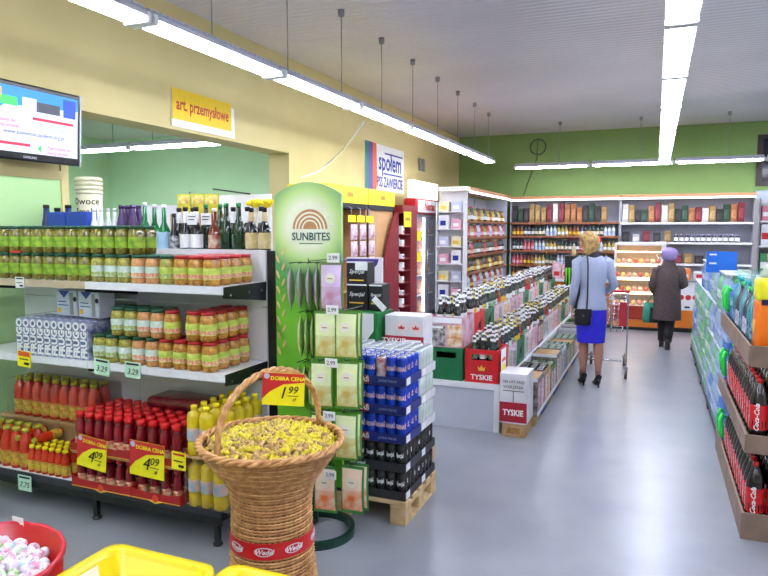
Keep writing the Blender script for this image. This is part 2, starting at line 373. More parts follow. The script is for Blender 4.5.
# ---- jar kinds
def jar_kind(name, cont, lid, lab, r=.046, h=.166, l0=.036, l1=.1, stripe=None):
    k = Kind(name, 'jar', MB().lathe([(r * .9, 0), (r, .01), (r, h * .74), (r * .86, h * .86), (r * .82, h * .9)], 14).mesh(name, cont))
    k.part('lid', MB().lathe([(r * .87, h * .885), (r * .88, h * .985), (r * .8, h)], 14).mesh('lid', lid))
    k.part('paper_label', MB().lathe([(r * 1.012, l0), (r * 1.012, l1)], 14, cap=False).mesh('paper_label', lab))
    if stripe: k.part('label_picture', MB().lathe([(r * 1.02, l0 + .004), (r * 1.02, l0 + .026)], 14, cap=False).mesh('label_picture', stripe))
    return k
PICK = mat('pickles', (146, 136, 28), .1, (74, 66, 14), scale=45, coat=1)
CARR = mat('carrot_salad', (216, 150, 96), .12, (170, 124, 66), scale=60, coat=.6)
SAL = mat('vegetable_salad', (206, 154, 54), .12, (146, 88, 32), scale=60, coat=.6)
BEAN = mat('green_salad', (176, 168, 70), .12, (120, 110, 40), scale=60, coat=.6)
LID_G = mat('green_lid', (20, 78, 52), .35); LID_R = mat('red_lid', (176, 24, 28), .35)
LAB_L = mat('lime_label', (158, 190, 48), .45, (104, 146, 40), scale=28); LAB_W = mat('white_label', (222, 230, 224), .45, (160, 200, 170), scale=20)
LAB_Y = mat('yellow_green_label', (216, 220, 110), .45, (170, 200, 70), scale=28)
PIC_G = mat('picture_green', (120, 150, 60), .5, (200, 206, 150), scale=70); PIC_O = mat('picture_orange', (206, 110, 70), .5, (230, 190, 160), scale=70)
J_PICK = jar_kind('pickle_jar', PICK, LID_G, LAB_L)
J_CUC = jar_kind('pickle_jar', BEAN, LID_G, LAB_W, r=.047, stripe=PIC_G)
J_CAR = jar_kind('salad_jar', CARR, LID_G, LAB_W, r=.047, stripe=PIC_O)
J_SALG = jar_kind('salad_jar', BEAN, LID_G, LAB_Y, r=.047, stripe=PIC_G)
J_SAL = jar_kind('salad_jar', SAL, LID_R, LAB_Y, r=.0475, stripe=PIC_O)
def row(kind, xs, y, z, label, group, dep=2, dy=.1, jit=.003):
    for d in range(dep):
        for i, x in enumerate(sorted(xs)): kind.put((x + rnd(-jit, jit), y + d * dy, z), rnd(-.3, .3), label + (', %s from left' % ORD[i] if d == 0 else ', rear rows') if len(xs) > 1 else label, group)
def span(a, b, n): return [a + (b - a) * (i + .5) / n for i in range(n)]
yF = GF + .055
xl = on_y(0, 270, yF).x - .04
# top shelf: lime pickle jars, two storeys
x2 = XB - .0
n = int((x2 - (-4.12)) / .0975)
lo = [x2 - .046 - .0975 * i for i in range(n)]
row(J_PICK, lo, yF, S1 + .001, 'lime label pickle jar, lower storey, wood edged shelf', 'lower pickle jars')
up = [x2 - .046 - .0975 * i for i in range(-4, n)]
row(J_PICK, up, yF + .004, S1 + .1685, 'lime label pickle jar standing on other jars, upper storey', 'upper pickle jars')
build(MB().box(0, .09, 0, .003, 0, .014), 'red_price_strip', REDINK, loc=(lo[6], yF - .046, S1 + .166), label='small red strip between the two storeys of pickle jars', cat='price strip')
xx = XB + .06; B_ROW = []
kinds = [(J_CUC, 'white label cucumber jar with green lid on the top shelf', 'white label cucumber jars', 3), (J_CAR, 'white label carrot jar with green lid on the top shelf', 'white label carrot jars', 2),
         (J_SALG, 'green salad jar with yellow label on the top shelf beside the carrot jars', 'yellow label green salad jars', 1), (J_SAL, 'orange salad jar with red lid near the top shelf end', 'orange salad jars on the top shelf', 3)]
for kd, lb, g, c in kinds:
    row(kd, [xx + .102 * i for i in range(c)], yF, S1 + .001, lb, g, dep=4 if kd is J_SAL else 2, dy=.1); xx += .102 * c
# second shelf, right unit
xx = XB + .05
for kd, lb, g, c in ((J_CUC, 'white label cucumber jar, lower storey of the second shelf', 'lower cucumber jars on the second shelf', 3), (J_CAR, 'white label carrot jar, lower storey of the second shelf', 'lower carrot jars on the second shelf', 2),
                     (J_SAL, 'orange salad jar with red lid, lower storey of the second shelf', 'lower orange salad jars on the second shelf', 4)):
    row(kd, [xx + .1 * i for i in range(c)], yF, S2 + .001, lb, g, dep=4 if kd is J_SAL else 2, dy=.1); xx += .1 * c
xx = XB + .19
for kd, lb, g, c, gap in ((J_CUC, 'white label cucumber jar, upper storey of the second shelf', 'upper cucumber jars on the second shelf', 2, 0), (J_CAR, 'white label carrot jar, upper storey of the second shelf', 'upper carrot jars on the second shelf', 2, 0),
                          (J_SAL, 'orange salad jar with red lid standing alone in the upper storey', None, 1, .05), (J_SAL, 'orange salad jar, right of the upper storey, second shelf', 'upper orange salad jars on the second shelf', 2, 0)):
    row(kd, [xx + .1 * i for i in range(c)], yF + .006, S2 + .169, lb, g, dep=1 if g is None else 4 if gap == 0 and kd is J_SAL else 2, dy=.1); xx += .1 * c + gap
# ---- small juice cartons with upright lettering
CART = mat('carton_lilac', (190, 196, 222), .4, (120, 130, 180), scale=14); CARTSIDE = mat('carton_blue_art', (86, 100, 150), .4, (200, 205, 225), scale=26)
ck = Kind('juice_carton', 'carton', MB().rbox(-.029, .029, -.045, .045, 0, .225, .003).mesh('juice_carton', CARTSIDE))
ck.part('front_print', MB().box(-.022, .024, -.0465, -.0452, .012, .215).mesh('front_print', mat('carton_front', (70, 80, 130), .4, (104, 112, 160), scale=40)))
ck.part('lettering', text_mesh('FRUGO', .066, PAPER, bold=.0032), (.001, -.0472, .12), (0, -PI / 2, 0))
ck.part('fold_top', MB().prism([(-.044, .225), (.044, .225), (0, .232)], 'x', -.028, .028).mesh('fold_top', CART))
cx0 = on_y(-6, 340, GF + .05).x
cn = 10; x1c = XB - .045
for d in range(3):
    for i in range(cn):
        ck.put((x1c - .0605 * i, GF + .06 + d * .093, S2 + .001), 0, 'lilac blue juice carton with upright lettering in the wrapped block, %s' % ('%s from right' % ORD[i] if d == 0 else 'rear rows'), 'juice cartons in the shrink wrapped block')
film = clear('shrink_film', (225, 228, 238), .03, .15)
build(MB().rbox(x1c - .0605 * 9.5 - .005, x1c + .036, GF + .006, GF + .30, S2 + .006, S2 + .243, .008), 'shrink_film', film, label='clear shrink film around the block of juice cartons', cat='film')
bk = Kind('multipack_box', 'carton', MB().rbox(-.095, .095, -.06, .06, 0, .165, .004).mesh('multipack_box', mat('pale_box', (206, 210, 226), .45, (196, 200, 220), scale=9)))
bk.part('blue_flash', MB().prism([(-.07, .16), (.03, .16), (-.02, .115)], 'y', -.0612, -.0602).mesh('blue_flash', BLUEINK))
bk.part('grey_panel', MB().box(.03, .062, -.0612, -.0602, .01, .15).mesh('grey_panel', GREY))
bk.part('round_mark', MB().tube([(.078, -.0618, .11), (.078, -.0602, .11)], .016, 10).mesh('round_mark', INK))
bk.part('text_line', MB().box(-.075, .0, -.0612, -.0602, .088, .094).mesh('text_line', BLUEINK)); bk.part('text_line', MB().box(-.075, .015, -.0612, -.0602, .066, .072).mesh('text_line', BLUEINK))
bk.part('yellow_patch', MB().box(-.085, -.05, -.0612, -.0602, .02, .05).mesh('yellow_patch', GOLD))
bk.put((x1c - .06, GF + .18, S2 + .244), -.1, 'pale box with blue flash on the carton block, the right one')
bk.put((x1c - .27, GF + .2, S2 + .244), -.05, 'pale box with blue flash on the carton block, the left one')
# ---- bottles on the gondola top
def bottle_parts(h, r, nr, sh, n=12, l=None, capz=.93):
    z1 = h * sh; z2 = h * (sh + .2)
    body = MB().lathe([(r * .9, 0), (r, .008), (r, z1), (r * .8, z1 + (z2 - z1) * .35), (nr * 1.15, z2), (nr, h * capz)], n)
    cap = MB().lathe([(nr * 1.12, h * (capz - .005)), (nr * 1.12, h), (nr * .6, h * 1.002)], n)
    lab = MB().lathe([(r * 1.015, h * l[0]), (r * 1.015, h * l[1])], n, cap=False) if l else None
    return body, cap, lab
def bottle_kind(name, cat, h, r, nr, sh, mb, mc, ml=None, l=(.12, .42), n=12, capz=.93, split=True, neck=None):
    b, c, q = bottle_parts(h, r, nr, sh, n, l if ml else None, capz)
    if split:
        k = Kind(name, cat, b.mesh(name, mb)).part('cap', c.mesh('cap', mc))
        if ml: k.part('paper_label', q.mesh('paper_label', ml))
        if neck: k.part('neck_label', MB().lathe([(nr * 1.3, h * (sh + .2)), (nr * 1.2, h * .9)], n, cap=False).mesh('neck_label', neck))
        return k
    b.merge(c, 1); ms = [mb, mc]
    if ml: b.merge(q, 2); ms.append(ml)
    if neck: b.merge(MB().lathe([(nr * 1.35, h * (sh + .28)), (nr * 1.25, h * .86)], n, cap=False), len(ms)); ms.append(neck)
    return Kind(name, cat, b.mesh(name, ms))
GLG = mat('green_glass', (14, 110, 52), .08, coat=.5); GLD = mat('dark_glass', (20, 14, 18), .08, coat=.5); GLB = mat('brown_glass', (120, 48, 16), .08, coat=.5)
GLV = mat('violet_bottle', (66, 40, 92), .25); GLDG = mat('dark_green_glass', (10, 50, 22), .08, coat=.5)
BOT_W = bottle_kind('water_bottle', 'bottle', .325, .042, .014, .42, GLG, WHITE, mat('pale_blue_label', (170, 205, 225), .4), (.06, .42))
BOT_D = bottle_kind('drink_bottle', 'bottle', .29, .04, .015, .45, GLD, INK, PAPER, (.1, .4), neck=PAPER)
BOT_B = bottle_kind('drink_bottle', 'bottle', .28, .04, .014, .45, GLB, PAPER, mat('cream_label', (226, 206, 180), .5, (170, 60, 40), scale=24), (.1, .4))
BOT_G = bottle_kind('wine_bottle', 'bottle', .31, .038, .014, .5, GLDG, GREENINK)
BOT_C = bottle_kind('wine_bottle', 'bottle', .28, .038, .014, .5, GLD, INK, mat('parchment_label', (222, 204, 150), .5, (190, 170, 110), scale=20), (.1, .45), neck=mat('parchment_neck', (220, 196, 150), .5))
BOT_V = bottle_kind('cleaner_bottle', 'bottle', .24, .036, .018, .6, GLV, GLV)
BOT_S = bottle_kind('cola_bottle', 'bottle', .25, .033, .013, .42, GLD, INK, mat('black_white_label', (30, 30, 34), .4, (190, 190, 195), scale=40), (.05, .42))
yT = GB + .1
def top(px, kind, label, group=None, dy=0, s=None): kind.put((on_y(px, 250, yT + dy).x, yT + dy, TOPZ + .001), rnd(-.5, .5), label, group, s)
top(146, BOT_W, 'tall green mineral water bottle, front left on the shelf top'); top(165, BOT_W, 'tall green mineral water bottle beside the dark cola bottle', None, .0, .95)
top(155.5, BOT_W, 'green mineral water bottle standing behind two others', None, .1, .97)
top(175, BOT_S, 'slim dark cola bottle with round logo on the shelf top')
for i, px in enumerate((186.5, 197)): top(px, BOT_D, 'dark bottle with white card on its neck on the shelf top', 'dark bottles with white neck cards')
top(215, BOT_B, 'amber brown bottle with cream label on the shelf top')
for px in (227, 239.5): top(px, BOT_G, 'dark green wine bottle without a label on the shelf top', 'plain dark green wine bottles')
for px in (252,): top(px, BOT_C, 'dark bottle with big parchment label near the shelf end')
for px in (265,): top(px, BOT_C, 'dark bottle with parchment neck at the shelf end')
for px in (180, 194, 207, 221, 234, 248, 262): top(px, BOT_G if px % 2 else BOT_D, 'dark bottle in the second row on the shelf top', 'second row bottles on the shelf top', .12)
for i_, px in enumerate((123, 129, 134, 140)): top(px, BOT_V, 'violet cleaner bottle on the shelf top, %s from left' % ORD[i_], 'violet bottles', .03 + (i_ % 2) * .09, (1, 1, 1.3))
crd = Kind('price_card', 'price card', MB().rbox(-.038, .038, -.002, .002, -.036, .036, .001).mesh('price_card', PAPER))
crd.part('text_line', MB().box(-.028, .028, -.0032, -.0022, .012, .018).mesh('text_line', INK)); crd.part('text_line', MB().box(-.028, .02, -.0032, -.0022, -.006, .0).mesh('text_line', INK))
crd.put((on_y(192, 219, yT - .056).x, yT - .056, on_y(192, 219, yT - .056).z), 0, 'white price card hung before the dark bottles, the left one')
crd.put((on_y(206, 219, yT - .056).x, yT - .056, on_y(206, 219, yT - .056).z), 0, 'white price card hung before the dark bottles, the right one')
# rear half of the gondola top: white back board, snack bags, bucket
rb = on_y(225, 200, GB + .6); re = on_y(272, 193, GB + .6)
t = thing('rear_shelf_unit', 'white shelf backs rising behind the bottle row', 'shelving', (0, 0, 0))
build(MB().box(on_y(130, 240, 4.0).x, on_y(224, 240, 4.0).x, 4.0, 4.02, 0, on_y(180, 205, 4.0).z), 'back_panel', WHITE, t)
build(MB().box(on_y(205, 240, 4.05).x, on_y(271, 230, 4.05).x, 4.05, 4.07, 0, on_y(260, 194, 4.05).z), 'back_panel', WHITE, t)
build(MB().tube([(on_y(190, 200, 3.98).x, 3.98, 1.5), on_y(190, 192, 3.98)], .008, 6), 'post', BLACK, t)
bar = on_y(213, 189, 4.04); bar2 = on_y(250, 194, 4.04)
build(MB().tube([bar, bar2], .006, 6), 'top_wire', BLACK, t)
def bag_mesh(w_, h_, d_, mats, crimp=.08):
    """pillow bag standing in x z, facing -y"""
    nu, nv = 6, 8; q = MB()
    for side in (-1, 1):
        vs = []; fs = []
        for j in range(nv + 1):
            v = (0, .06, .2, .35, .5, .65, .8, .94, 1)[j]
            for i in range(nu + 1):
                u = (0, .07, .3, .5, .7, .93, 1)[i]; th = d_ / 2 * (math.sin(PI * u) ** .6) * (max(0, math.sin(PI * min(1, max(0, (v - crimp) / (1 - 2 * crimp))))) ** .5) + .001
                vs.append(((u - .5) * w_ * (1 - .04 * math.sin(PI * v)), side * th, v * h_))
        for j in range(nv):
            for i in range(nu):
                a = j * (nu + 1) + i
                mi = 0 if (j in (0, nv - 1) or i in (0, nu - 1)) else 1
                fs.append((a, a + 1, a + nu + 2, a + nu + 1)); 
        o = len(q.v); q.v += vs
        for idx, f_ in enumerate(fs):
            j, i = divmod(idx, nu)
            q.f.append(tuple(o + k for k in f_)); q.m.append(0 if (j in (0, nv - 1) or i in (0, nu - 1) or side > 0) else (1 if j > 3 else 2)); q.s.append(True)
    return q.mesh('bag', mats)
YBAG = Kind('sweet_bag', 'bag', bag_mesh(.12, .14, .05, [mat('yellow_bag', (226, 210, 30), .35, (180, 190, 40), scale=20), mat('yellow_bag_window', (196, 150, 90), .35, (230, 220, 120), scale=40), mat('yellow_bag_low', (214, 200, 60), .4)]))
GT = {}
for i, px in enumerate((184, 198, 212)): YBAG.put((on_y(px, 225, 3.84).x, 3.84, 1.6) if 0 else (on_y(px, 205, 3.8).x, 3.8, on_y(px, 214, 3.8).z), 0, 'yellow sweet bag standing behind the dark bottles', 'yellow bags behind the bottles')
cx = on_y(198, 214, 3.8)
build(MB().box(on_y(176, 214, 3.8).x, on_y(222, 214, 3.8).x, 3.74, 3.86, TOPZ + .001, cx.z - .001), 'carton_riser', CARD, label='brown carton carrying the yellow bags behind the bottles', cat='carton')
for px, lb in ((254, 'bunch of yellow paper flowers, the larger one behind the dark bottles'), (266, 'bunch of yellow paper flowers, the smaller one at the shelf end')):
    p_ = on_y(px, 205, 3.78); s_ = .05 if px == 254 else .034
    t = thing('paper_flower_bunch', lb, 'decoration', (p_.x, 3.78, TOPZ + .001))
    build(MB().lathe([(.03, 0), (.035, .1), (.02, .22), (.03, p_.z - TOPZ - .02)], 10), 'holder', mat('pale_holder', (226, 222, 200), .5), t)
    for k in range(9):
        a = k * 2.4; rr = s_ * math.sqrt(k / 9)
        build(MB().ball((rr * math.cos(a), rr * math.sin(a) * .6, p_.z - TOPZ + .01 * (k % 3)), (.026, .026, .02), 7, 4), 'flower', mat('yellow_flower', (250, 226, 10), .5, (220, 190, 0), scale=60), t)
# bucket and blue things on the left end
pb = on_y(93, 215, 3.75); BR = .098
hgt = on_y(90, 178, 3.75).z - TOPZ
t = thing('plastic_bucket', 'beige bucket with ribbed rim behind the pickle jars', 'bucket', (pb.x, 3.72, TOPZ + .001))
CREAM = mat('cream_plastic', (216, 212, 178), .4)
build(MB().lathe([(BR * .88, 0), (BR * .94, hgt * .76)], 20), 'bucket_body', CREAM, t)
for k in range(4):
    z = hgt * (.76 + .06 * k)
    build(MB().lathe([(BR * .92, z), (BR * 1.0, z + .006), (BR * 1.0, z + hgt * .045), (BR * .9, z + hgt * .052), (BR * .9, z + hgt * .06)], 20), 'rim_ring' if k < 3 else 'bucket_lid', CREAM, t)
text('Owoce', .07, INK, t, (0, 0, hgt * .66), .5, bend=BR * .96); text('Smaki', .07, INK, t, (0, 0, hgt * .52), .5, bend=BR * .95)
SQ = bottle_kind('shampoo_bottle', 'bottle', .32, .034, .02, .6, mat('navy_plastic', (34, 52, 110), .35), INK)
zt = TOPZ + .001
zb = on_y(70, 212, 3.5).z
for a_, b2, lb in ((52, 69, 'blue box behind the pickle jars, left of the bucket'), (70, 91, 'blue box behind the pickle jars, before the bucket')):
    build(MB().rbox(on_y(a_, 215, 3.5).x, on_y(b2, 215, 3.5).x, 3.46, 3.56, zt, zb, .006), 'blue_box', mat('blue_plastic', (36, 72, 170), .4), label=lb, cat='box')
for i, px in enumerate((46, 57, 68)): SQ.put((on_y(px, 215, 3.6).x, 3.605, zt), 0, 'dark blue bottle with black cap behind the pickle jars', 'dark blue bottles', (1, 1, rnd(.95, 1.1)))
WT = bottle_kind('spray_bottle', 'bottle', .29, .03, .012, .55, mat('white_plastic', (226, 228, 236), .35), WHITE)
for px in (94, 101, 108, 114.5): WT.put((on_y(px, 215, 3.49).x, 3.49, zt), 0, 'white conical bottle top between bucket and violet bottles', 'white bottles before the bucket')
# ---- price tickets on the shelf edges
def ticket(x, y, px, w_, h_, m, label, s1=None, rot=0, yy=None):
    p_ = on_y(x, y, yy or (GF - .012)); t = thing('price_ticket', label, 'price tag', p_); t.rotation_euler = (0, rot, 0)
    build(MB().box(-w_ / 2, w_ / 2, -.003, 0, -h_ / 2, h_ / 2), 'card', m, t)
    build(MB().box(-w_ * .4, w_ * .4, -.004, -.0031, h_ * .3, h_ * .42), 'text_line', REDINK if m is YELLOW else INK, t)
    if s1: text(s1, h_ * .5, INK, t, (0, -.004, -h_ * .12), shear=.2)
    else:
        build(MB().box(-w_ * .35, w_ * .3, -.004, -.0031, -h_ * .05, h_ * .02), 'text_line', INK, t)
        build(MB().box(0, w_ * .38, -.004, -.0031, -h_ * .35, -h_ * .2), 'text_line', INK, t)
    return t
ticket(20, 282.5, 0, .075, .07, PAPER, 'small white price ticket on the wooden shelf edge')
t = ticket(24.5, 359, 0, .115, .1, YELLOW, 'yellow price ticket under the juice cartons', rot=.06)
build(MB().box(-.05, .05, -.0045, -.0041, .018, .048), 'heading_band', mat('orange_red_ink', (220, 90, 30), .5), t)
ticket(102, 367, 0, .115, .1, MINT, 'mint green price ticket, left of two on the second shelf', '3.29', .08)
ticket(133, 370, 0, .115, .095, MINT, 'mint green price ticket, right of two on the second shelf', '3.29', .02)
ticket(25, 483, 0, .115, .1, MINT, 'mint green price ticket hung on the lowest shelf edge', '7.75', 0, GB - .515)
# ---- big hand written price boards
def deal_board(name, p_, w_, h_, label, price, rz=0, tilt=0, roll=0, sub='zł'):
    t = thing(name, label, 'price board', p_); t.rotation_euler = (tilt, roll, rz)
    build(MB().box(-w_ / 2, w_ / 2, -.003, .001, -h_ / 2, h_ / 2), 'card', YELLOW, t)
    build(MB().prism([(-w_ / 2, h_ / 2), (w_ / 2, h_ / 2), (w_ / 2, h_ * .24), (w_ * .0, h_ * .16), (-w_ * .32, -h_ * .08), (-w_ / 2, -h_ * .32)], 'y', -.0042, -.0032), 'red_field', mat('deal_red', (206, 36, 40), .5), t)
    text('DOBRA CENA', w_ * .13, YELLOW, t, (w_ * .1, -.0046, h_ * .33), bold=.0006)
    build(MB().lathe([(w_ * .07, 0), (w_ * .07, .001)], 10).xf(Matrix.Translation((-w_ * .4, -.0042, h_ * .4)) @ Matrix.Rotation(PI / 2, 4, 'X')), 'round_badge', mat('badge_lilac', (200, 190, 225), .5), t)
    text(price[0], h_ * .52, INK, t, (-w_ * .02, -.0046, -h_ * .12), shear=.25); text(price[1], h_ * .32, INK, t, (w_ * .22, -.0046, -h_ * .02), shear=.25)
    build(MB().box(w_ * .1, w_ * .36, -.0046, -.0040, -h_ * .2, -h_ * .18), 'pen_stroke', INK, t); text(sub, h_ * .16, INK, t, (w_ * .26, -.0046, -h_ * .3), shear=.25)
    return t
DY = GB - .549
deal_board('price_board', on_y(92, 453, DY), .225, .19, 'yellow and red price board on the red bottle trays, the left one', ('4', '09'), 0, 0, .1)
deal_board('price_board', on_y(147, 460, DY), .245, .20, 'yellow and red price board on the red bottle trays, the right one', ('4', '09'), 0, 0, .04)
t = ticket(179, 461, 0, .095, .1, YELLOW, 'plain yellow price card beside the oil bottles', None, .05, DY)
# ---- bottom shelf, right unit: red trays of syrup bottles
SYR = mat('syrup_red', (150, 12, 34), .12, (110, 6, 24), scale=20, coat=.5); REDCAP = mat('red_cap', (214, 20, 26), .3)
TRAY = mat('red_tray_card', (176, 20, 26), .5, (160, 16, 22), scale=12)
SB = Kind('syrup_bottle', 'bottle', MB().lathe([(.03, 0), (.034, .01), (.034, .05), (.028, .085), (.03, .12), (.026, .15), (.02, .17), (.02, .185)], 12).mesh('syrup_bottle', SYR))
SB.part('cap', MB().lathe([(.024, .184), (.025, .215), (.02, .218)], 10).mesh('cap', REDCAP))
SB.part('paper_label', MB().lathe([(.0345, .02), (.0345, .052), (.03, .076)], 12, cap=False).mesh('paper_label', mat('syrup_label', (232, 214, 170), .5, (190, 60, 40), scale=36)))
def tray(x0, x1, y0, y1, z, label, hgt=.06):
    t = thing('display_tray', label, 'tray', ((x0 + x1) / 2, y0, z)); h = (x1 - x0) / 2; d = y1 - y0
    build(MB().box(-h, h, 0, d, 0, .006), 'tray_bottom', TRAY, t)
    f_ = build(MB().prism([(-h, 0), (h, 0), (h, hgt), (h * .55, hgt * .8), (-h * .55, hgt * .8), (-h, hgt)], 'y', -.004, 0), 'front_wall', TRAY, t)
    build(MB().prism([(-h, hgt * .04), (-.05, hgt * .04), (0, -.012), (.05, hgt * .04), (h, hgt * .04), (h, hgt * .12), (-h, hgt * .12)], 'y', -.0055, -.0042), 'gold_line', GOLD, f_)
    build(MB().lathe([(.022, 0), (.022, .0015)], 12).xf(Matrix.Translation((0, -.0042, hgt * .3)) @ Matrix.Rotation(PI / 2, 4, 'X')), 'emblem', mat('emblem_red', (220, 70, 40), .5), f_)
    for s in (-1, 1): build(MB().prism([(0, 0), (d, 0), (d, hgt * 2.2), (d * .5, hgt * 2), (0, hgt)], 'x', s * h - .002, s * h + .002), 'side_wall', TRAY, t)
    return t
tx0 = on_y(72, 470, GB - .54).x; tx1 = on_y(131, 480, GB - .54).x; tx2 = on_y(180, 490, GB - .54).x
ty0, ty1 = GB - .54, GB - .03
tz = [S3 + .001, S3 + .215]
for lv in (0, 1):
    dxx = .0
    for ti, (a, b) in enumerate(((tx0, tx1 - .004), (tx1 + .004, tx2))):
        tray(a, b, ty0, ty1, tz[lv], 'red cardboard tray of syrup bottles, %s %s' % (['lower', 'upper'][lv], ['left', 'right'][ti]))
        nx = max(3, int((b - a) / .075))
        for dd in range(5 if lv else 3):
            for xi, xq in enumerate(span(a + .004, b - .004, nx)): SB.put((xq, ty0 + .042 + dd * .078, tz[lv] + .0065), rnd(-.4, .4), 'dark red syrup bottle in the %s %s tray, %s' % (['lower', 'upper'][lv], ['left', 'right'][ti], '%s from left in front' % ORD[xi] if dd == 0 else 'rear rows'), 'syrup bottles in the %s trays' % ['lower', 'upper'][lv], .88 if lv == 0 else 1.05)
    if lv == 0:
        build(MB().box(tx0, tx2, ty0 + .005, ty1, tz[0] + .2, tz[1] - .001), 'card_sheet', CARD, label='cardboard sheet between the two layers of red trays', cat='cardboard')
wrap = clear('dark_wrap', (120, 20, 40), .55, .12)
build(MB().rbox(tx1 - .12, tx2 - .02, ty1 - .25, ty1 - .03, tz[1] + .232, tz[1] + .30, .03, seg=3), 'wrapped_pack', mat('burgundy_wrap', (88, 10, 24), .18, (130, 30, 44), scale=22, bump=.4, bscale=14), label='shrink wrapped burgundy pack lying on the rear syrup bottles', cat='pack')
# sunflower oil bottles
OIL = mat('sunflower_oil', (222, 196, 30), .12, (196, 168, 14), scale=9, coat=.5); YCAP = mat('yellow_cap', (244, 222, 20), .35)
OB = Kind('oil_bottle', 'bottle', MB().lathe([(.036, 0), (.04, .01), (.04, .07), (.037, .075), (.041, .08), (.041, .215), (.036, .234), (.016, .247), (.014, .255)], 12).mesh('oil_bottle', OIL))
OB.part('cap', MB().lathe([(.018, .252), (.018, .275), (.012, .278)], 10).mesh('cap', YCAP))
OB.part('paper_label', MB().lathe([(.0418, .085), (.0418, .155)], 12, cap=False).mesh('paper_label', mat('oil_label', (130, 180, 215), .45, (236, 190, 150), scale=22)))
ox0 = tx2 + .02; ox1 = XC + .07
nx = int((ox1 - ox0) / .083)
for lv in (0, 1):
    for dd in range(5):
        for i in range(nx):
            if lv == 1 and dd == 0 and i > 1: continue
            OB.put((ox0 + .042 + i * .083, ty0 + .06 + dd * .086, S3 + .0015 + lv * .289), 0, 'sunflower oil bottle with yellow cap, %s layer, %s' % (['lower', 'upper'][lv], '%s from left in front' % ORD[i] if dd == 0 else 'rear rows'), 'oil bottles, %s layer' % ['lower', 'upper'][lv])
build(MB().box(ox0, ox1, ty0 + .01, ty1, S3 + .2815, S3 + .2895), 'card_sheet', CARD, label='brown cardboard sheet between the layers of oil bottles', cat='cardboard')
build(MB().rbox(ox0 - .004, ox1 + .004, ty0 + .005, ty0 + .46, S3 + .003, S3 + .2805, .02, seg=2), 'shrink_film', clear('oil_film', (230, 232, 225), .03, .1), label='clear shrink film around the lower oil bottles', cat='film')
# ---- bottom shelf, left unit: orange juice and sauce bottles
SAU = mat('tomato_juice', (206, 52, 16), .15, (180, 34, 12), scale=14, coat=.5); LBY = mat('sauce_label', (206, 190, 60), .5, (190, 110, 40), scale=30)
JB = Kind('juice_bottle', 'bottle', MB().lathe([(.036, 0), (.04, .01), (.04, .16), (.034, .2), (.02, .228), (.019, .24)], 12).mesh('juice_bottle', SAU))
JB.part('cap', MB().lathe([(.023, .238), (.023, .262), (.018, .264)], 10).mesh('cap', mat('lime_cap', (176, 170, 30), .4)))
JB.part('paper_label', MB().lathe([(.0408, .02), (.0408, .11)], 12, cap=False).mesh('paper_label', LBY))
JS = Kind('sauce_bottle', 'bottle', MB().lathe([(.024, 0), (.027, .008), (.027, .1), (.022, .13), (.015, .145), (.015, .155)], 12).mesh('sauce_bottle', SAU))
JS.part('cap', MB().lathe([(.018, .153), (.018, .172), (.014, .174)], 10).mesh('cap', YCAP))
JS.part('paper_label', MB().lathe([(.0276, .015), (.0276, .08)], 12, cap=False).mesh('paper_label', LBY))
fy = GB - .46
lx1 = on_y(70, 475, fy).x; lx0 = XA + .03
for dd in range(3):
    for i in range(6): JS.put((lx1 - .03 - i * .057, fy + dd * .06, S3 + .001), 0, 'small orange sauce bottle on the lowest shelf, %s' % ('%s from right in front' % ORD[i] if dd == 0 else 'rear rows'), 'small orange sauce bottles')
for dd in range(2):
    for i in range(5): JB.put((lx1 - .03 - 6 * .057 - .02 - i * .085, fy + .02 + dd * .09, S3 + .001), 0, 'large orange juice bottle on the lowest shelf, %s' % ('%s from right in front' % ORD[i] if dd == 0 else 'rear row'), 'large juice bottles on the lowest shelf')
zs = on_y(20, 418, fy + .15).z
xs1 = on_y(52, 405, fy + .15).x
build(MB().box(lx0, lx1 + .03, fy + .19, GB - .025, zs - .02, zs), 'card_sheet', CARD, label='cardboard sheet under the upper orange juice bottles on the left', cat='cardboard')
build(MB().box(lx0, lx1 + .03, fy + .22, GB - .03, S3 + .001, zs - .021), 'carton_block', CARD, label='brown carton under the cardboard sheet on the left', cat='carton')
for dd in range(2):
    for i in range(9): JB.put((lx1 - .03 - i * .084, fy + .24 + dd * .087, zs + .001), rnd(-.2, .2), 'orange juice bottle in the wrapped pack on the cardboard sheet, %s' % ('%s from right' % ORD[i] if dd == 0 else 'rear row'), 'wrapped juice bottles')
build(MB().rbox(lx0 + .05, lx1 + .02, fy + .193, fy + .44, zs + .003, zs + .25, .02, seg=2), 'shrink_film', clear('juice_film', (230, 215, 220), .03, .12), label='clear shrink film around the upper juice bottles', cat='film')
LYB = Kind('sauce_bottle', 'bottle', JB.root)
for p_ in JB.parts: LYB.part(*p_)
for i, (px, lb) in enumerate(((32, 'orange bottle lying with its yellow cap to the front, the left one'), (48, 'orange bottle lying with its yellow cap to the front, the right one'))):
    q_ = on_y(px, 432, fy + .1)
    r_ = LYB.put((q_.x, fy + .2, S3 + .2), 0, lb, None, .8, rot=(PI / 2, 0, 0))
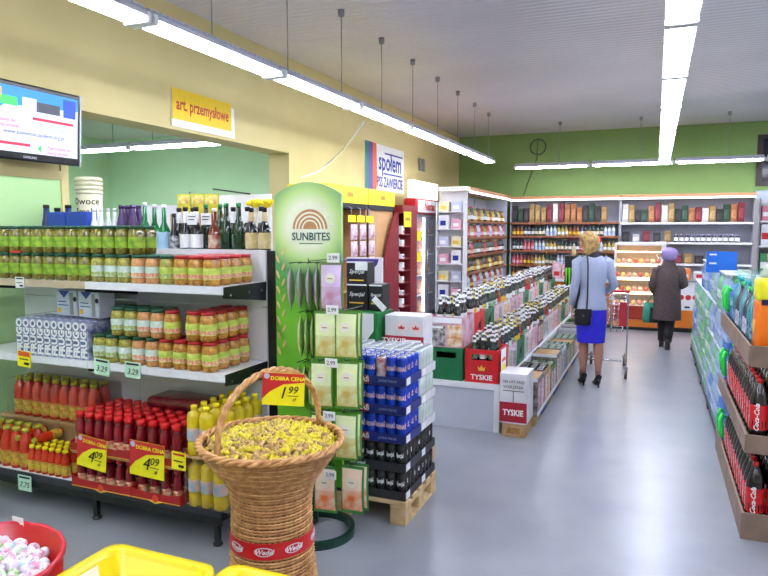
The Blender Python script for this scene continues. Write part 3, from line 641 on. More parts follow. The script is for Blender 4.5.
# ================================================================ green snack stand
SY = 3.30
sx0, sx1 = on_y(275, 230, SY).x, on_y(341, 230, SY).x
scx, shw = (sx0 + sx1) / 2, (sx1 - sx0) / 2
zt_c = on_y(306, 182, SY).z; zt_s = on_y(275, 196, SY).z; zb_ = .26
def radial_print(name, centre, stops):
    m = bpy.data.materials.new(name); m.use_nodes = True; MATS[name] = m; nt = m.node_tree; L = nt.links.new
    tc = nt.nodes.new('ShaderNodeTexCoord'); vm = nt.nodes.new('ShaderNodeVectorMath'); vm.operation = 'DISTANCE'; vm.inputs[1].default_value = centre
    cr = nt.nodes.new('ShaderNodeValToRGB')
    while len(cr.color_ramp.elements) < len(stops): cr.color_ramp.elements.new(.5)
    for e, (p, c) in zip(cr.color_ramp.elements, stops): e.position = p; e.color = lin(c)
    L(tc.outputs['Object'], vm.inputs[0]); L(vm.outputs['Value'], cr.inputs['Fac']); L(cr.outputs['Color'], nt.nodes['Principled BSDF'].inputs['Base Color'])
    nt.nodes['Principled BSDF'].inputs['Roughness'].default_value = .35
    return m
t = thing('snack_display_stand', 'tall green snack stand with sun logo beside the beer pallet', 'display stand', (scx, SY, 0)); STAND = t
zs_ = on_y(310, 229, SY).z
arch = [(-shw, zb_)] + [(-shw + 2 * shw * i / 14, zt_s + (zt_c - zt_s) * math.sin(PI * i / 14) ** .8) for i in range(15)] + [(shw, zb_)]
bd = build(MB().prism(arch, 'y', 0, .025), 'header_board', radial_print('snack_board_print', (0, 0, zs_ + .02), [(0, (252, 252, 238)), (.13, (242, 247, 218)), (.2, (190, 222, 136)), (.29, (84, 154, 100)), (.4, (100, 178, 66)), (.5, (118, 196, 50)), (1, (112, 190, 44))]), t)
sunx = on_y(310, 229, SY).x - scx
TAN = mat('sun_tan', (196, 140, 90), .5)
for k, (r0, r1) in enumerate(((.098, .112), (.076, .087), (.053, .065), (0, .044))):
    pl = [(sunx + r1 * math.cos(PI * i / 16), zs_ + r1 * math.sin(PI * i / 16)) for i in range(17)] + ([(sunx + r0 * math.cos(PI * i / 16), zs_ + r0 * math.sin(PI * i / 16)) for i in range(16, -1, -1)] if r0 else [])
    if r0:
        q = MB(); n_ = 17
        q.add([(u, -.0015, v) for u, v in pl], [(i, i + 1, 2 * n_ - 2 - i, 2 * n_ - 1 - i) for i in range(n_ - 1)])
        build(q, 'sun_arc', TAN, bd)
    else: build(MB().prism(pl, 'y', -.0015, -.0002), 'sun_disc', TAN, bd)
for k in range(9):
    a = PI * (k + .5) / 9
    build(MB().tube([(sunx + .127 * math.cos(a), -.001, zs_ + .127 * math.sin(a)), (sunx + .15 * math.cos(a), -.001, zs_ + .15 * math.sin(a))], .002, 4), 'sun_ray', PAPER, bd)
text('SUNBITES', .062, mat('snack_ink', (44, 92, 84), .5), bd, (sunx + .005, -.002, zs_ - .045), stretch=.92, bold=.001)
build(MB().box(sunx - .07, sunx + .08, -.0015, -.0003, zs_ - .085, zs_ - .08), 'motto_line', GREENINK, bd)
for k in range(14):
    z = 1.62 - k * .045; x = -shw + .035 + .018 * (-1) ** k
    build(MB().ball((x, -.002, z), (.009, .002, .026), 7, 5).xf(Matrix.Translation((x, 0, z)) @ Matrix.Rotation(.4 * (-1) ** k, 4, 'Y') @ Matrix.Translation((-x, 0, -z))), 'wheat_grain', mat('wheat_print', (226, 200, 130), .5), bd)
DKG = mat('dark_green_metal', (12, 54, 44), .35)
build(MB().box(-.03, .03, .026, .05, .03, 1.6), 'rear_post', DKG, t)
rc = (on_z(338, 533, 0) + on_z(318, 530, 0)) / 2
RX, RY = -1.76 - scx, 3.23 - SY
q = MB()
N_ = 40
vs = []; 
for k in range(N_):
    a = 2 * PI * k / N_
    for r_, z in ((.2, 0), (.225, 0), (.225, .045), (.2, .045)): vs.append((RX + r_ * math.cos(a), RY + r_ * math.sin(a), z))
fs = [(k * 4 + i, k * 4 + (i + 1) % 4, ((k + 1) % N_) * 4 + (i + 1) % 4, ((k + 1) % N_) * 4 + i) for k in range(N_) for i in range(4)]
build(q.add(vs, fs, 0, False), 'base_ring', DKG, t)
build(MB().box(-.025, .025, -.15, .05, .005, .03), 'base_strut', DKG, t)
# bags on hooks
def bagset(n, c1, c2, c3): return Kind('snack_bag', 'snack bag', bag_mesh(.135, .262, .04, [mat(n + '_bag_edge', c1, .3), mat(n + '_bag_top', c2, .3, tuple(min(255, v + 14) for v in c2), scale=12), mat(n + '_bag_art', c3, .3, c2, scale=16)]))
BG = bagset('green', (84, 140, 50), (222, 232, 178), (206, 180, 90)); BP = bagset('violet', (110, 130, 90), (214, 190, 226), (196, 140, 170)); BO = bagset('orange', (60, 130, 60), (236, 208, 184), (232, 120, 50))
for kd, mk in ((BG, 'green'), (BP, 'violet'), (BO, 'orange')):
    kd.part('logo_patch', MB().lathe([(.028, 0), (.028, .001)], 14).mesh('logo_patch', mat('bag_logo', (244, 240, 226), .4)), (0, -.019, .175), (PI / 2, 0, 0))
    kd.part('logo_mark', MB().box(-.015, .015, -.0205, -.0202, .172, .178).mesh('logo_mark', TAN))
hk = []
def hooks(row, kd, px1, px2, ytop, ybot, nm, n1=4, n2=2):
    for ci, (px, n_) in enumerate(((px1, n1), (px2, n2))):
        y0 = SY - .20 - (.0 if ci == 0 else .0)
        p_ = on_y(px, (ytop + ybot) / 2, y0); zt2 = on_y(px, ytop, y0).z
        build(MB().tube([(p_.x - scx, .0, zt2 + .006), (p_.x - scx, -.235, zt2 + .006), (p_.x - scx, -.24, zt2 + .02)], .003, 5), 'hook', DKG, STAND)
        for k in range(n_):
            kd.put((p_.x + rnd(-.004, .004) - (.03 * k if ci == 0 else 0), y0 + k * .05, zt2 - .262), rnd(-.06, .06) + .1 - (.16 * k if ci == 0 else 0), '%s snack bag on the %s hook of the %s row' % (nm, ['left', 'right'][ci], row), '%s bags, %s hook, %s row' % (nm, ['left', 'right'][ci], row))
    return p_
hooks('top', BP, 331, 312, 262, 305, 'violet', 2, 0)
for k, px in enumerate((291, 300, 309, 317)):
    p_ = on_y(px, 280, SY - .12); BP.put((p_.x, SY - .12, on_y(px, 264, SY - .12).z - .262), -1.05, 'violet snack bag seen edge on in the top row, %s from the left' % ['first', 'second', 'third', 'fourth'][k])
    build(MB().tube([(p_.x - scx, 0, on_y(px, 264, SY - .12).z + .006), (p_.x - scx, -.14, on_y(px, 264, SY - .12).z + .006)], .003, 5), 'hook', DKG, STAND)
hooks('second', BG, 326, 347, 311, 355, 'green'); hooks('third', BG, 322, 348, 361, 409, 'green'); hooks('fourth', BG, 322, 346, 413, 455, 'green'); hooks('lowest', BO, 325, 353, 466, 512, 'orange', 3, 2)
for rn_, pxs, yt in (('second', (301, 307, 313), 313), ('third', (299, 305, 311), 363)):
    for k, px in enumerate(pxs):
        p_ = on_y(px, yt + 20, SY - .1); zz = on_y(px, yt, SY - .1).z
        BG.put((p_.x, SY - .1, zz - .262), -1.05, 'green snack bag seen edge on in the %s row, %s from the left' % (rn_, ORD[k]))
        build(MB().tube([(p_.x - scx, 0, zz + .006), (p_.x - scx, -.12, zz + .006)], .003, 5), 'hook', DKG, STAND)
for px, py in ((333, 258), (332, 310), (331, 363), (329, 416), (330, 475)):
    p_ = on_y(px, py, SY - .246)
    build(MB().rbox(-.036, .036, -.002, .002, -.024, .024, .001), 'price_ticket', PAPER, STAND, loc=(p_.x - scx, -.2445, p_.z))
    text('2.99', .03, INK, STAND, (p_.x - scx, -.2475, p_.z), name='ticket_lettering')

# ================================================================ wicker basket of sweets
WIC = mat('wicker', (214, 164, 104), .5, (176, 122, 70), scale=30, bump=.2)
BX, BY, BRIM = -1.54, 2.42, .82
prof = [(.215, 0.0), (.2, .12), (.182, .28), (.174, .42), (.171, .54), (.178, .61), (.2, .665), (.243, .72), (.282, .775), (.308, .82)]
def prad(z):
    for (r0, z0), (r1, z1) in zip(prof, prof[1:]):
        if z <= z1: return r0 + (r1 - r0) * (z - z0) / (z1 - z0)
    return prof[-1][0]
t = thing('wicker_basket', 'tall wicker basket with arched handle heaped with wrapped sweets', 'basket', (BX, BY, 0))
NS = 44; rows_ = 58; q = MB()
for i in range(rows_):
    z = .012 + i * (BRIM - .02) / rows_
    r0 = prad(z)
    pts = []
    for k in range(NS * 2):
        a = 2 * PI * k / (NS * 2)
        rr = r0 + .0042 * math.cos(NS * a + PI * (i % 2)) if k % 2 == 0 else r0
        pts.append((rr * math.cos(a), rr * math.sin(a), z))
    q.tube(pts, .0062, 5, cyc=True)
wv = build(q, 'woven_wall', WIC, t, kind='stuff')
build(MB().lathe([(r_ - .006, z) for r_, z in prof], 40, cap=False), 'basket_lining', mat('wicker_dark', (120, 78, 42), .7), t)
q = MB()
for o_ in range(3):
    pts = [((.31 + .01 * math.cos(14 * 2 * PI * k / 84 + o_ * 2.1)) * math.cos(2 * PI * k / 84), (.31 + .01 * math.cos(14 * 2 * PI * k / 84 + o_ * 2.1)) * math.sin(2 * PI * k / 84), BRIM + .006 + .01 * math.sin(14 * 2 * PI * k / 84 + o_ * 2.1)) for k in range(84)]
    q.tube(pts, .009, 6, cyc=True)
build(q, 'braided_rim', WIC, t, kind='stuff')
h0 = on_z(227, 460, BRIM); h1 = on_z(317, 430, BRIM); hv = (h1 - h0); mid = (h0 + h1) / 2
hd = (h1 - h0).normalized(); hc = Vector((BX, BY, BRIM)) + (mid - Vector((BX, BY, BRIM))) * .3
ends = (hc - hd * .292, hc + hd * .292)
HTOP = on_y(283, 372, hc.y).z
q = MB()
for o_ in range(3):
    pts = []
    for k in range(41):
        a = PI * k / 40; c = hc - hd * .292 * math.cos(a) ; tw = k * .9 + o_ * 2.1
        off = Vector((hd.y, -hd.x, 0)) * .009 * math.cos(tw) + Vector((0, 0, 1)) * .009 * math.sin(tw)
        pts.append(c + Vector((0, 0, (HTOP - BRIM) * math.sin(a) ** .8)) + off - Vector((BX, BY, 0)))
    q.tube(pts, .009, 6)
build(q, 'handle', WIC, t)
band = build(MB().lathe([(prad(.37) + .011, .365), (prad(.43) + .011, .435)], 40, cap=False), 'red_band', mat('band_red', (206, 28, 30), .4), t)
for a in (-1.95, -1.2, -.5, .3, 1.2, 2.1, 2.9):
    R_ = prad(.4) + .0125
    o = link('oval_logo', None, t) if 0 else None
    q = MB(); vs = [(0, 0)] + [(.042 * math.cos(2 * PI * k / 20), .02 * math.sin(2 * PI * k / 20)) for k in range(20)]
    q.add([(R_ * math.cos(a + u / R_), R_ * math.sin(a + u / R_), .4 + v) for u, v in vs], [(0, k + 1, (k + 1) % 20 + 1) for k in range(20)])
    ov = build(q, 'oval_logo', PAPER, band)
    vs = [(0, 0)] + [(.037 * math.cos(2 * PI * k / 20), .016 * math.sin(2 * PI * k / 20)) for k in range(20)]
    q = MB().add([((R_ + .0005) * math.cos(a + u / R_), (R_ + .0005) * math.sin(a + u / R_), .4 + v) for u, v in vs], [(0, k + 1, (k + 1) % 20 + 1) for k in range(20)])
    build(q, 'oval_field', mat('logo_red', (190, 30, 60), .4), band)
    link('lettering', text_mesh('Wedel', .03, PAPER, bend=R_ + .001, shear=.3, bold=.0006), band, (0, 0, .399), (0, 0, a + PI / 2))
p_ = on_y(284, 389, hc.y - .03)
deal_board('price_board', (p_.x, hc.y - .035, p_.z), .18, .14, 'yellow and red price board hung on the basket handle', ('1', '99'), .38, 0, .05)
# candies
def candy_mesh(name, m, L=.032, r=.0125):
    q = MB(); x = L / 2
    q.loft([[(s, r * k_ * math.cos(a), r * k_ * math.sin(a)) for a in (0, PI / 2.5, 2 * PI / 2.5, 3 * PI / 2.5, 4 * PI / 2.5)] for s, k_ in ((-x - .013, 1.15), (-x, .25), (-x + .004, .95), (x - .004, .95), (x, .25), (x + .013, 1.15))])
    return q.mesh(name, m)
CM = [candy_mesh('sweet', mat('sweet_yellow', (236, 222, 60), .35, (220, 196, 40), scale=60)), candy_mesh('sweet', mat('sweet_pale', (232, 218, 96), .35, (210, 170, 60), scale=60)), candy_mesh('sweet', mat('sweet_brown', (140, 88, 60), .35, (206, 176, 110), scale=70)), candy_mesh('sweet', mat('sweet_pink', (170, 112, 84), .35, (226, 196, 120), scale=70))]
CN = ['yellow wrapped sweet in the basket heap', 'pale yellow wrapped sweet in the basket heap', 'brown and cream wrapped sweet in the basket heap', 'reddish brown wrapped sweet in the basket heap']
def mound(r): return BRIM - .022 + .05 * (1 - (r / .28) ** 2)
q = MB().lathe([(.225, BRIM - .06)] + [(r_, mound(r_) - .012) for r_ in (.258, .23, .2, .15, .1, .05, .001)], 30, cap=False)
for k in range(420):
    r_ = .24 * math.sqrt(random.random()); a = rnd(0, 6.28)
    b_ = MB().loft([[(s, .011 * k_ * math.cos(c), .011 * k_ * math.sin(c)) for c in (0, 2.09, 4.18)] for s, k_ in ((-.024, 1.1), (-.012, .5), (.012, .5), (.024, 1.1))])
    b_.xf(Matrix.Translation((r_ * math.cos(a), r_ * math.sin(a), mound(r_) - .006)) @ Matrix.Rotation(rnd(0, 6.28), 4, 'Z') @ Matrix.Rotation(rnd(-.6, .6), 4, 'Y')); q.merge(b_)
build(q, 'sweet_heap', mat('heap_mix', (206, 186, 70), .4, (140, 96, 60), scale=50), loc=(BX, BY, -.014), label='lower layer of wrapped sweets filling the wicker basket', cat='sweets', kind='stuff')
n_ = 0; k = 0
while n_ < 300:
    r_ = .272 * math.sqrt((n_ + .5) / 300); a = n_ * 2.39996; n_ += 1
    ci = random.choices((0, 1, 2, 3), (46, 22, 18, 14))[0]
    link('wrapped_sweet', CM[ci], None, (BX + r_ * math.cos(a) + rnd(-.006, .006), BY + r_ * math.sin(a) + rnd(-.006, .006), mound(r_) + rnd(.006, .016)), (rnd(0, 6), rnd(-.5, .5), rnd(0, 6.28)), CN[ci], 'sweet', 'sweets heaped in the wicker basket')

# ================================================================ red tub of wrapped eggs, yellow bins
TX, TY, TR, TZ = -2.2, 1.46, .325, .585
t = thing('red_tub', 'round red tub of small wrapped eggs at the lower left', 'tub', (TX, TY, 0))
RT = mat('red_plastic', (196, 16, 30), .3)
wall = [(.26, 0), (TR - .02, .25), (TR, TZ), (TR - .012, TZ), (TR - .03, .25), (.25, .02)]
build(MB().lathe(wall, 36, cap=False), 'tub_wall', RT, t)
build(MB().lathe([(.255, .002), (.255, .02)], 36), 'tub_floor', RT, t)
build(MB().tube([(TR * math.cos(2 * PI * k / 48), TR * math.sin(2 * PI * k / 48), TZ + .004 * math.sin(k * 2.3)) for k in range(48)], .009, 6, cyc=True), 'tub_rim', mat('rim_red_film', (214, 50, 70), .2), t)
build(MB().prism([(-.02, -.09), (.02, -.1), (.01, .0), (-.01, .0)], 'x', 0, .003), 'film_tail', clear('pink_film', (226, 60, 130), .5), t, loc=(TR * .98, .05, TZ + .01), rot=(0, -.3, .1))
build(MB().box(-.03, .03, -.002, .0, -.02, .015), 'sticker', PAPER, t, loc=(-.1 * 1, TR * .94, TZ + .012))
build(MB().lathe([(.285, TZ - .11), (.2, TZ - .075), (.001, TZ - .06)], 24), 'egg_bed', mat('egg_mix', (220, 214, 214), .5, (170, 180, 140), scale=30), loc=(TX, TY, 0), label='lower layer of wrapped eggs inside the red tub', cat='sweets', kind='stuff')
EC = [((240, 236, 240), 'white'), ((232, 214, 232), 'pale lilac'), ((206, 228, 236), 'pale blue'), ((150, 206, 90), 'green'), ((232, 176, 60), 'orange'), ((226, 236, 214), 'cream')]
EM = []; EC2 = {'white': (226, 160, 190), 'pale lilac': (244, 240, 244), 'pale blue': (240, 244, 246), 'green': (226, 240, 200), 'orange': (250, 236, 180), 'cream': (150, 200, 110)}
for c, n in EC:
    b_ = MB().ball((0, 0, 0), (.0205, .0205, .024), 10, 7)
    EM.append(b_.mesh('egg', mat('egg_' + n, c, .35, EC2[n], scale=55, contrast=(.48, .58))))
for k in range(140):
    r_ = .272 * math.sqrt((k + .5) / 140); a = k * 2.39996
    ci = random.choices(range(6), (50, 14, 12, 9, 8, 12))[0]
    link('wrapped_egg', EM[ci], None, (TX + r_ * math.cos(a), TY + r_ * math.sin(a), TZ - .05 + .03 * (1 - (r_ / .28) ** 2) + rnd(-.004, .006)), (rnd(-1.5, 1.5), rnd(-1.5, 1.5), rnd(0, 6)), '%s wrapped egg in the red tub' % EC[ci][1], 'sweet', 'wrapped eggs in the red tub')
YP = mat('yellow_plastic', (246, 220, 0), .3, (240, 212, 0), scale=3)
def bin_(x0, x1, y0, y1, z, label):
    cx, cy = (x0 + x1) / 2, (y0 + y1) / 2; hx, hy = (x1 - x0) / 2, (y1 - y0) / 2
    def ring_(ix, iy, zz, cr=.05):
        pts = []
        for sx, sy, a0 in ((1, 1, 0), (-1, 1, 90), (-1, -1, 180), (1, -1, 270)):
            for j in range(5): a = math.radians(a0 + j * 22.5); pts.append((sx * (ix - cr) + cr * math.cos(a), sy * (iy - cr) + cr * math.sin(a), zz))
        return pts
    t = thing('yellow_bin', label, 'bin', (cx, cy, 0))
    build(MB().loft([ring_(hx * .8, hy * .8, .3), ring_(hx - .012, hy - .012, z), ring_(hx + .012, hy + .012, z + .006), ring_(hx + .015, hy + .015, z - .02), ring_(hx + .008, hy + .008, z - .02), ring_(hx - .02, hy - .02, z - .015), ring_(hx * .78, hy * .78, .32)], 0, True), 'bin_shell', YP, t)
    build(MB().box(-hx * .7, hx * .7, -hy * .7, hy * .7, 0, .3), 'bin_stand', GREY, t)
    return t, hx, hy
b1, hx, hy = bin_(-1.785, -1.345, 1.15, 1.75, .6, 'yellow plastic bin at the lower edge before the basket, the larger one')
build(MB().box(-.001, .003, -.1, .1, -.04, .035), 'white_sticker', PAPER, b1, loc=(-hx + .034, .09, .55), rot=(0, -.15, 0))
bin_(-1.30, -.95, 1.2, 1.79, .6, 'yellow plastic bin at the lower edge beside the basket foot, mostly hidden')
# ================================================================ pallet of canned beer
def pallet(x0, x1, y0, y1, label):
    t = thing('wooden_pallet', label, 'pallet', ((x0 + x1) / 2, (y0 + y1) / 2, 0)); hx, hy = (x1 - x0) / 2, (y1 - y0) / 2
    n = 5
    for i in range(n):
        y = -hy + .04 + i * (2 * hy - .08) / (n - 1); build(MB().rbox(-hx, hx, y - .04, y + .04, .122, .143, .002), 'deck_slat', WOOD, t)
    for sx in (-1, 0, 1):
        build(MB().rbox(sx * (hx - .05) - .05, sx * (hx - .05) + .05, -hy, hy, .1, .1215, .002), 'stringer', WOOD, t)
        for sy in (-1, 0, 1): build(MB().rbox(sx * (hx - .05) - .05, sx * (hx - .05) + .05, sy * (hy - .05) - .05, sy * (hy - .05) + .05, .0205, .0995, .003), 'block', WOOD, t)
        build(MB().rbox(sx * (hx - .05) - .05, sx * (hx - .05) + .05, -hy, hy, 0, .02, .002), 'bottom_board', WOOD, t)
    return t
def can_kind(name, c, c2, word, wm, top=GREY, size=.02):
    b_ = MB().lathe([(.027, 0), (.033, .008), (.033, .148), (.027, .162)], 16)
    k = Kind('beer_can', 'can', b_.mesh('beer_can', mat('can_' + name, c, .25, c2, scale=25, metal=.15)))
    k.part('can_lid', MB().lathe([(.0272, .162), (.0272, .165), (.022, .161)], 14).mesh('can_lid', mat('can_silver', (190, 192, 198), .3, metal=.7)))
    if word: k.part('lettering', text_mesh(word, .036, wm, bend=.0336, bold=.001, stretch=.5), (0, 0, .095))
    if name == 'blue':
        k.part('red_band', MB().lathe([(.0333, .018), (.0333, .044)], 16, cap=False).mesh('red_band', mat('can_darkred', (150, 20, 50), .3)))
    return k
C_BLUE = can_kind('blue', (28, 70, 196), (22, 50, 160), 'HARNAŚ', mat('can_white_red', (240, 200, 205), .4))
C_BLK = can_kind('black', (30, 30, 32), (64, 62, 60), 'Specjal', PAPER)
C_WHT = can_kind('white', (226, 230, 232), (190, 210, 196), None, None)
C_RED = can_kind('redwhite', (226, 222, 226), (190, 40, 50), None, None)
def tray_kind(nm, c, word, wc, patch, sub=None, W=.40, D=.27):
    k = Kind('can_tray', 'tray'); m = mat('tray_' + nm, c, .5, tuple(int(v * .85) for v in c), scale=8)
    k.part('tray_bottom', MB().box(-W / 2, W / 2, 0, D, 0, .004).mesh('tray_bottom', m))
    k.part('front_wall', MB().box(-W / 2, W / 2, -.003, 0, 0, .052).mesh('front_wall', m))
    k.part('rear_wall', MB().box(-W / 2, W / 2, D, D + .003, 0, .052).mesh('rear_wall', m))
    for s in (-1, 1): k.part('side_wall', MB().box(s * W / 2 - .0015, s * W / 2 + .0015, -.003, D + .003, 0, .052).mesh('side_wall', m))
    if patch: k.part('word_patch', MB().box(-W * .46, -W * .08, -.0045, -.0032, .005, .049).mesh('word_patch', patch), of=1)
    if word: k.part('lettering', text_mesh(word, .038, wc, bold=.001), (-W * .27, -.005, .026), of=1)
    if sub: k.part('lettering', text_mesh(sub, .02, mat('tray_sub', (150, 160, 200), .5)), (W * .22, -.0045, .026), of=1)
    k.part('side_label', MB().box(W / 2 + .0017, W / 2 + .0027, .01, .075, .006, .048).mesh('side_label', PAPER), of=3 if False else 4)
    return k
T_BLUE = tray_kind('blue', (36, 48, 130), 'HARNAŚ', PAPER, mat('tray_red', (176, 30, 60), .5), 'JASNE PEŁNE')
T_BLK = tray_kind('black', (52, 52, 58), 'Specjal', PAPER, None)
T_WHT = tray_kind('white', (224, 224, 226), None, None, None)
PX1, PY0 = -1.315, 3.515
pallet(-2.14, -1.305, 3.495, 4.075, 'raw wooden pallet under the blue beer can trays')
stackx = (PX1 - .2, PX1 - .2 - .408)
LP = .172
def can_grid(cx, y0, z, kd, nx, ny, which, label, group):
    for i in range(nx):
        for j in range(ny):
            if which(i, j): kd.put((cx - .163 + i * .0653, y0 + .036 + j * .0655, z + .0045), rnd(-.1, .1), label + (', %s from left' % ORD[i] if j == 0 else ', rear rows'), group)
layer = ['lowest', 'second', 'third', 'fourth', 'top']
for lv in range(5):
    z = .144 + lv * LP + .0005
    for ci, cx in enumerate(stackx):
        col = ['right', 'left'][ci]
        for dp in (0, 1):
            y0 = PY0 + dp * .28; yy = ['front', 'rear'][dp]
            kd, tk = (C_BLK, T_BLK) if lv < 2 else (C_BLUE, T_BLUE)
            if dp: kd, tk = (C_BLK, T_BLK) if lv < 2 else (C_WHT, T_WHT)
            nm = 'black' if lv < 2 else 'white' if dp else 'blue'
            tk.put((cx, y0, z), 0, '%s tray of cans, %s layer, %s %s of the pallet' % (nm, layer[lv], yy, col))
            if lv == 4: wh = lambda i, j: not (i == 3 and j == 0 and ci == 0 and dp == 0)
            elif ci == 0 and dp == 0: wh = lambda i, j: j == 0 or i == 5
            elif ci == 0: wh = lambda i, j: i == 5
            elif dp == 0: wh = lambda i, j: j == 0
            else: wh = lambda i, j: i == 0 and j == 0
            can_grid(cx, y0, z, kd, 6, 4, wh, '%s beer can in the %s %s tray of the %s layer' % (nm, yy, col, layer[lv]), '%s cans, %s layer %s %s' % (nm, layer[lv], yy, col))
            if lv == 4 and dp == 0 and ci == 0: C_RED.put((cx - .163 + 3 * .0653, y0 + .036, z + .0045), 0, 'single white and red can among the blue cans of the top tray')
            if not (lv == 4): # filler pieces inside a tray are hidden; a card sheet carries the next tray
                build(MB().box(-.196, .196, .004, .262, 0, .002), 'card_sheet', CARD, loc=(cx, y0, z + LP - .0035), label='cardboard sheet on the %s %s %s tray of the beer pallet' % (layer[lv], yy, col), cat='cardboard')
# ---------------------------------------------------------------- second pallet behind: packs and a display
pallet(-2.16, -1.51, 4.28, 4.68, 'wooden pallet behind the canned beer pallet, mostly hidden')
WCRT = mat('white_carton', (226, 224, 226), .5, (214, 210, 214), scale=7)
for i in range(3):
    for j, x in enumerate((-1.995, -1.675)):
        build(MB().rbox(x - .157, x + .157, 4.3, 4.62, .1445 + i * .249, .1445 + i * .249 + .2475, .004), 'white_carton', WCRT, label='white carton behind the can pallet, %s %s' % (['bottom', 'middle', 'top'][i], ['left', 'right'][j]), cat='carton')
zc = .145 + 3 * .249
t = thing('beer_carton', 'white and red beer carton with two crowns behind the blue cans', 'carton', (-1.66, 4.4, zc))
build(MB().rbox(-.15, .15, 0, .2, 0, .235, .004), 'carton_body', WCRT, t)
build(MB().box(-.15, .15, -.002, -.0003, 0, .085), 'red_field', mat('carton_red', (170, 24, 44), .5), t)
text('TYSKIE', .06, PAPER, t, (-.08, -.003, .045), bold=.001)
build(MB().box(.0, .13, -.003, -.0022, .03, .06), 'text_strip', PAPER, t)
def crown(parent, x, y, z, s, m):
    o = build(MB().prism([(-1, -.5), (-1.2, .55), (-.55, .0), (0, .9), (.55, 0), (1.2, .55), (1, -.5)], 'y', -.0015, 0).xf(Matrix.Scale(s, 4, (1, 0, 0)) @ Matrix.Scale(s, 4, (0, 0, 1))), 'crown_emblem', m, parent, loc=(x, y, z))
    return o
for x in (-.02, .09):
    build(MB().lathe([(.045, 0), (.045, .0012)], 16).xf(Matrix.Rotation(PI / 2, 4, 'X')), 'round_patch', mat('patch_rose', (240, 220, 222), .5), t, loc=(x, -.0005, .15)); crown(t, x, -.0022, .148, .022, REDINK)
t = thing('beer_carton', 'green beer carton with white shield behind the blue cans', 'carton', (-1.99, 4.33, zc))
build(MB().rbox(-.15, .15, 0, .3, 0, .25, .004), 'carton_body', mat('carton_green', (24, 120, 56), .4, (20, 100, 46), scale=8), t)
build(MB().prism([(-.1, .245), (.12, .245), (.12, .12), (.06, .04), (.0, .02), (-.06, .06), (-.1, .14)], 'y', -.002, -.0003), 'white_shield', PAPER, t)
build(MB().box(.004, .012, -.003, -.0021, .04, .21), 'red_stem', REDINK, t)
BPK = mat('black_pack', (28, 26, 28), .35, (40, 36, 38), scale=10)
for i, (x, z, w_, lb) in enumerate(((-2.06, zc + .251, .085, 'black four pack with white script on the green carton, left'), (-1.905, zc + .251, .055, 'narrow black four pack with white script on the green carton, right'))):
    t = thing('can_pack', lb, 'pack', (x, 4.45, z))
    build(MB().rbox(-w_, w_, 0, .15, 0, .2 + .16 * (1 - i), .006), 'pack_wrap', BPK, t)
    for k in range(2 - i):
        text('Specjal', .045 if i == 0 else .03, PAPER, t, (0, -.002, .12 + .17 * k), shear=.3); build(MB().box(-w_ * .7, w_ * .7, -.002, -.0003, .05 + .17 * k, .06 + .17 * k), 'gold_stripe', GOLD, t)
        build(MB().box(-w_ * .95, w_ * .95, -.002, -.0003, .185 + .17 * k, .195 + .17 * k), 'white_edge', PAPER, t)
build(MB().rbox(-.05, .05, -.002, .002, -.03, .03, .001), 'price_card', PAPER, loc=(-2.02, 4.447, zc + .251 + .33), label='grey price card on the black four packs', cat='price card')
q_ = on_y(381, 258, 5.06)
t = thing('cardboard_display', 'white cardboard display with purple quarter circle behind the black packs', 'display', (q_.x - .16, 5.06, 0))
build(MB().box(-.16, .16, 0, .05, 0, q_.z), 'display_body', WCRT, t)
build(MB().prism([(-.16, q_.z - .01), (.14, q_.z - .01)] + [(-.16 + .3 * math.cos(a), q_.z - .01 - .15 * math.sin(a)) for a in (.3, .6, .9, 1.2, 1.57)], 'y', -.002, -.0003), 'purple_field', mat('purple_print', (70, 40, 130), .5), t)
text('ka', .12, mat('violet_ink', (90, 70, 150), .5), t, (.07, -.002, q_.z - .28))
p2 = on_y(379, 304, 4.32)
build(MB().box(-.06, .06, -.002, .002, -.022, .022), 'price_card', PAPER, loc=(p2.x, 4.322, p2.z), rot=(0, .75, 0), label='white price card leaning askew over the packs', cat='price card')

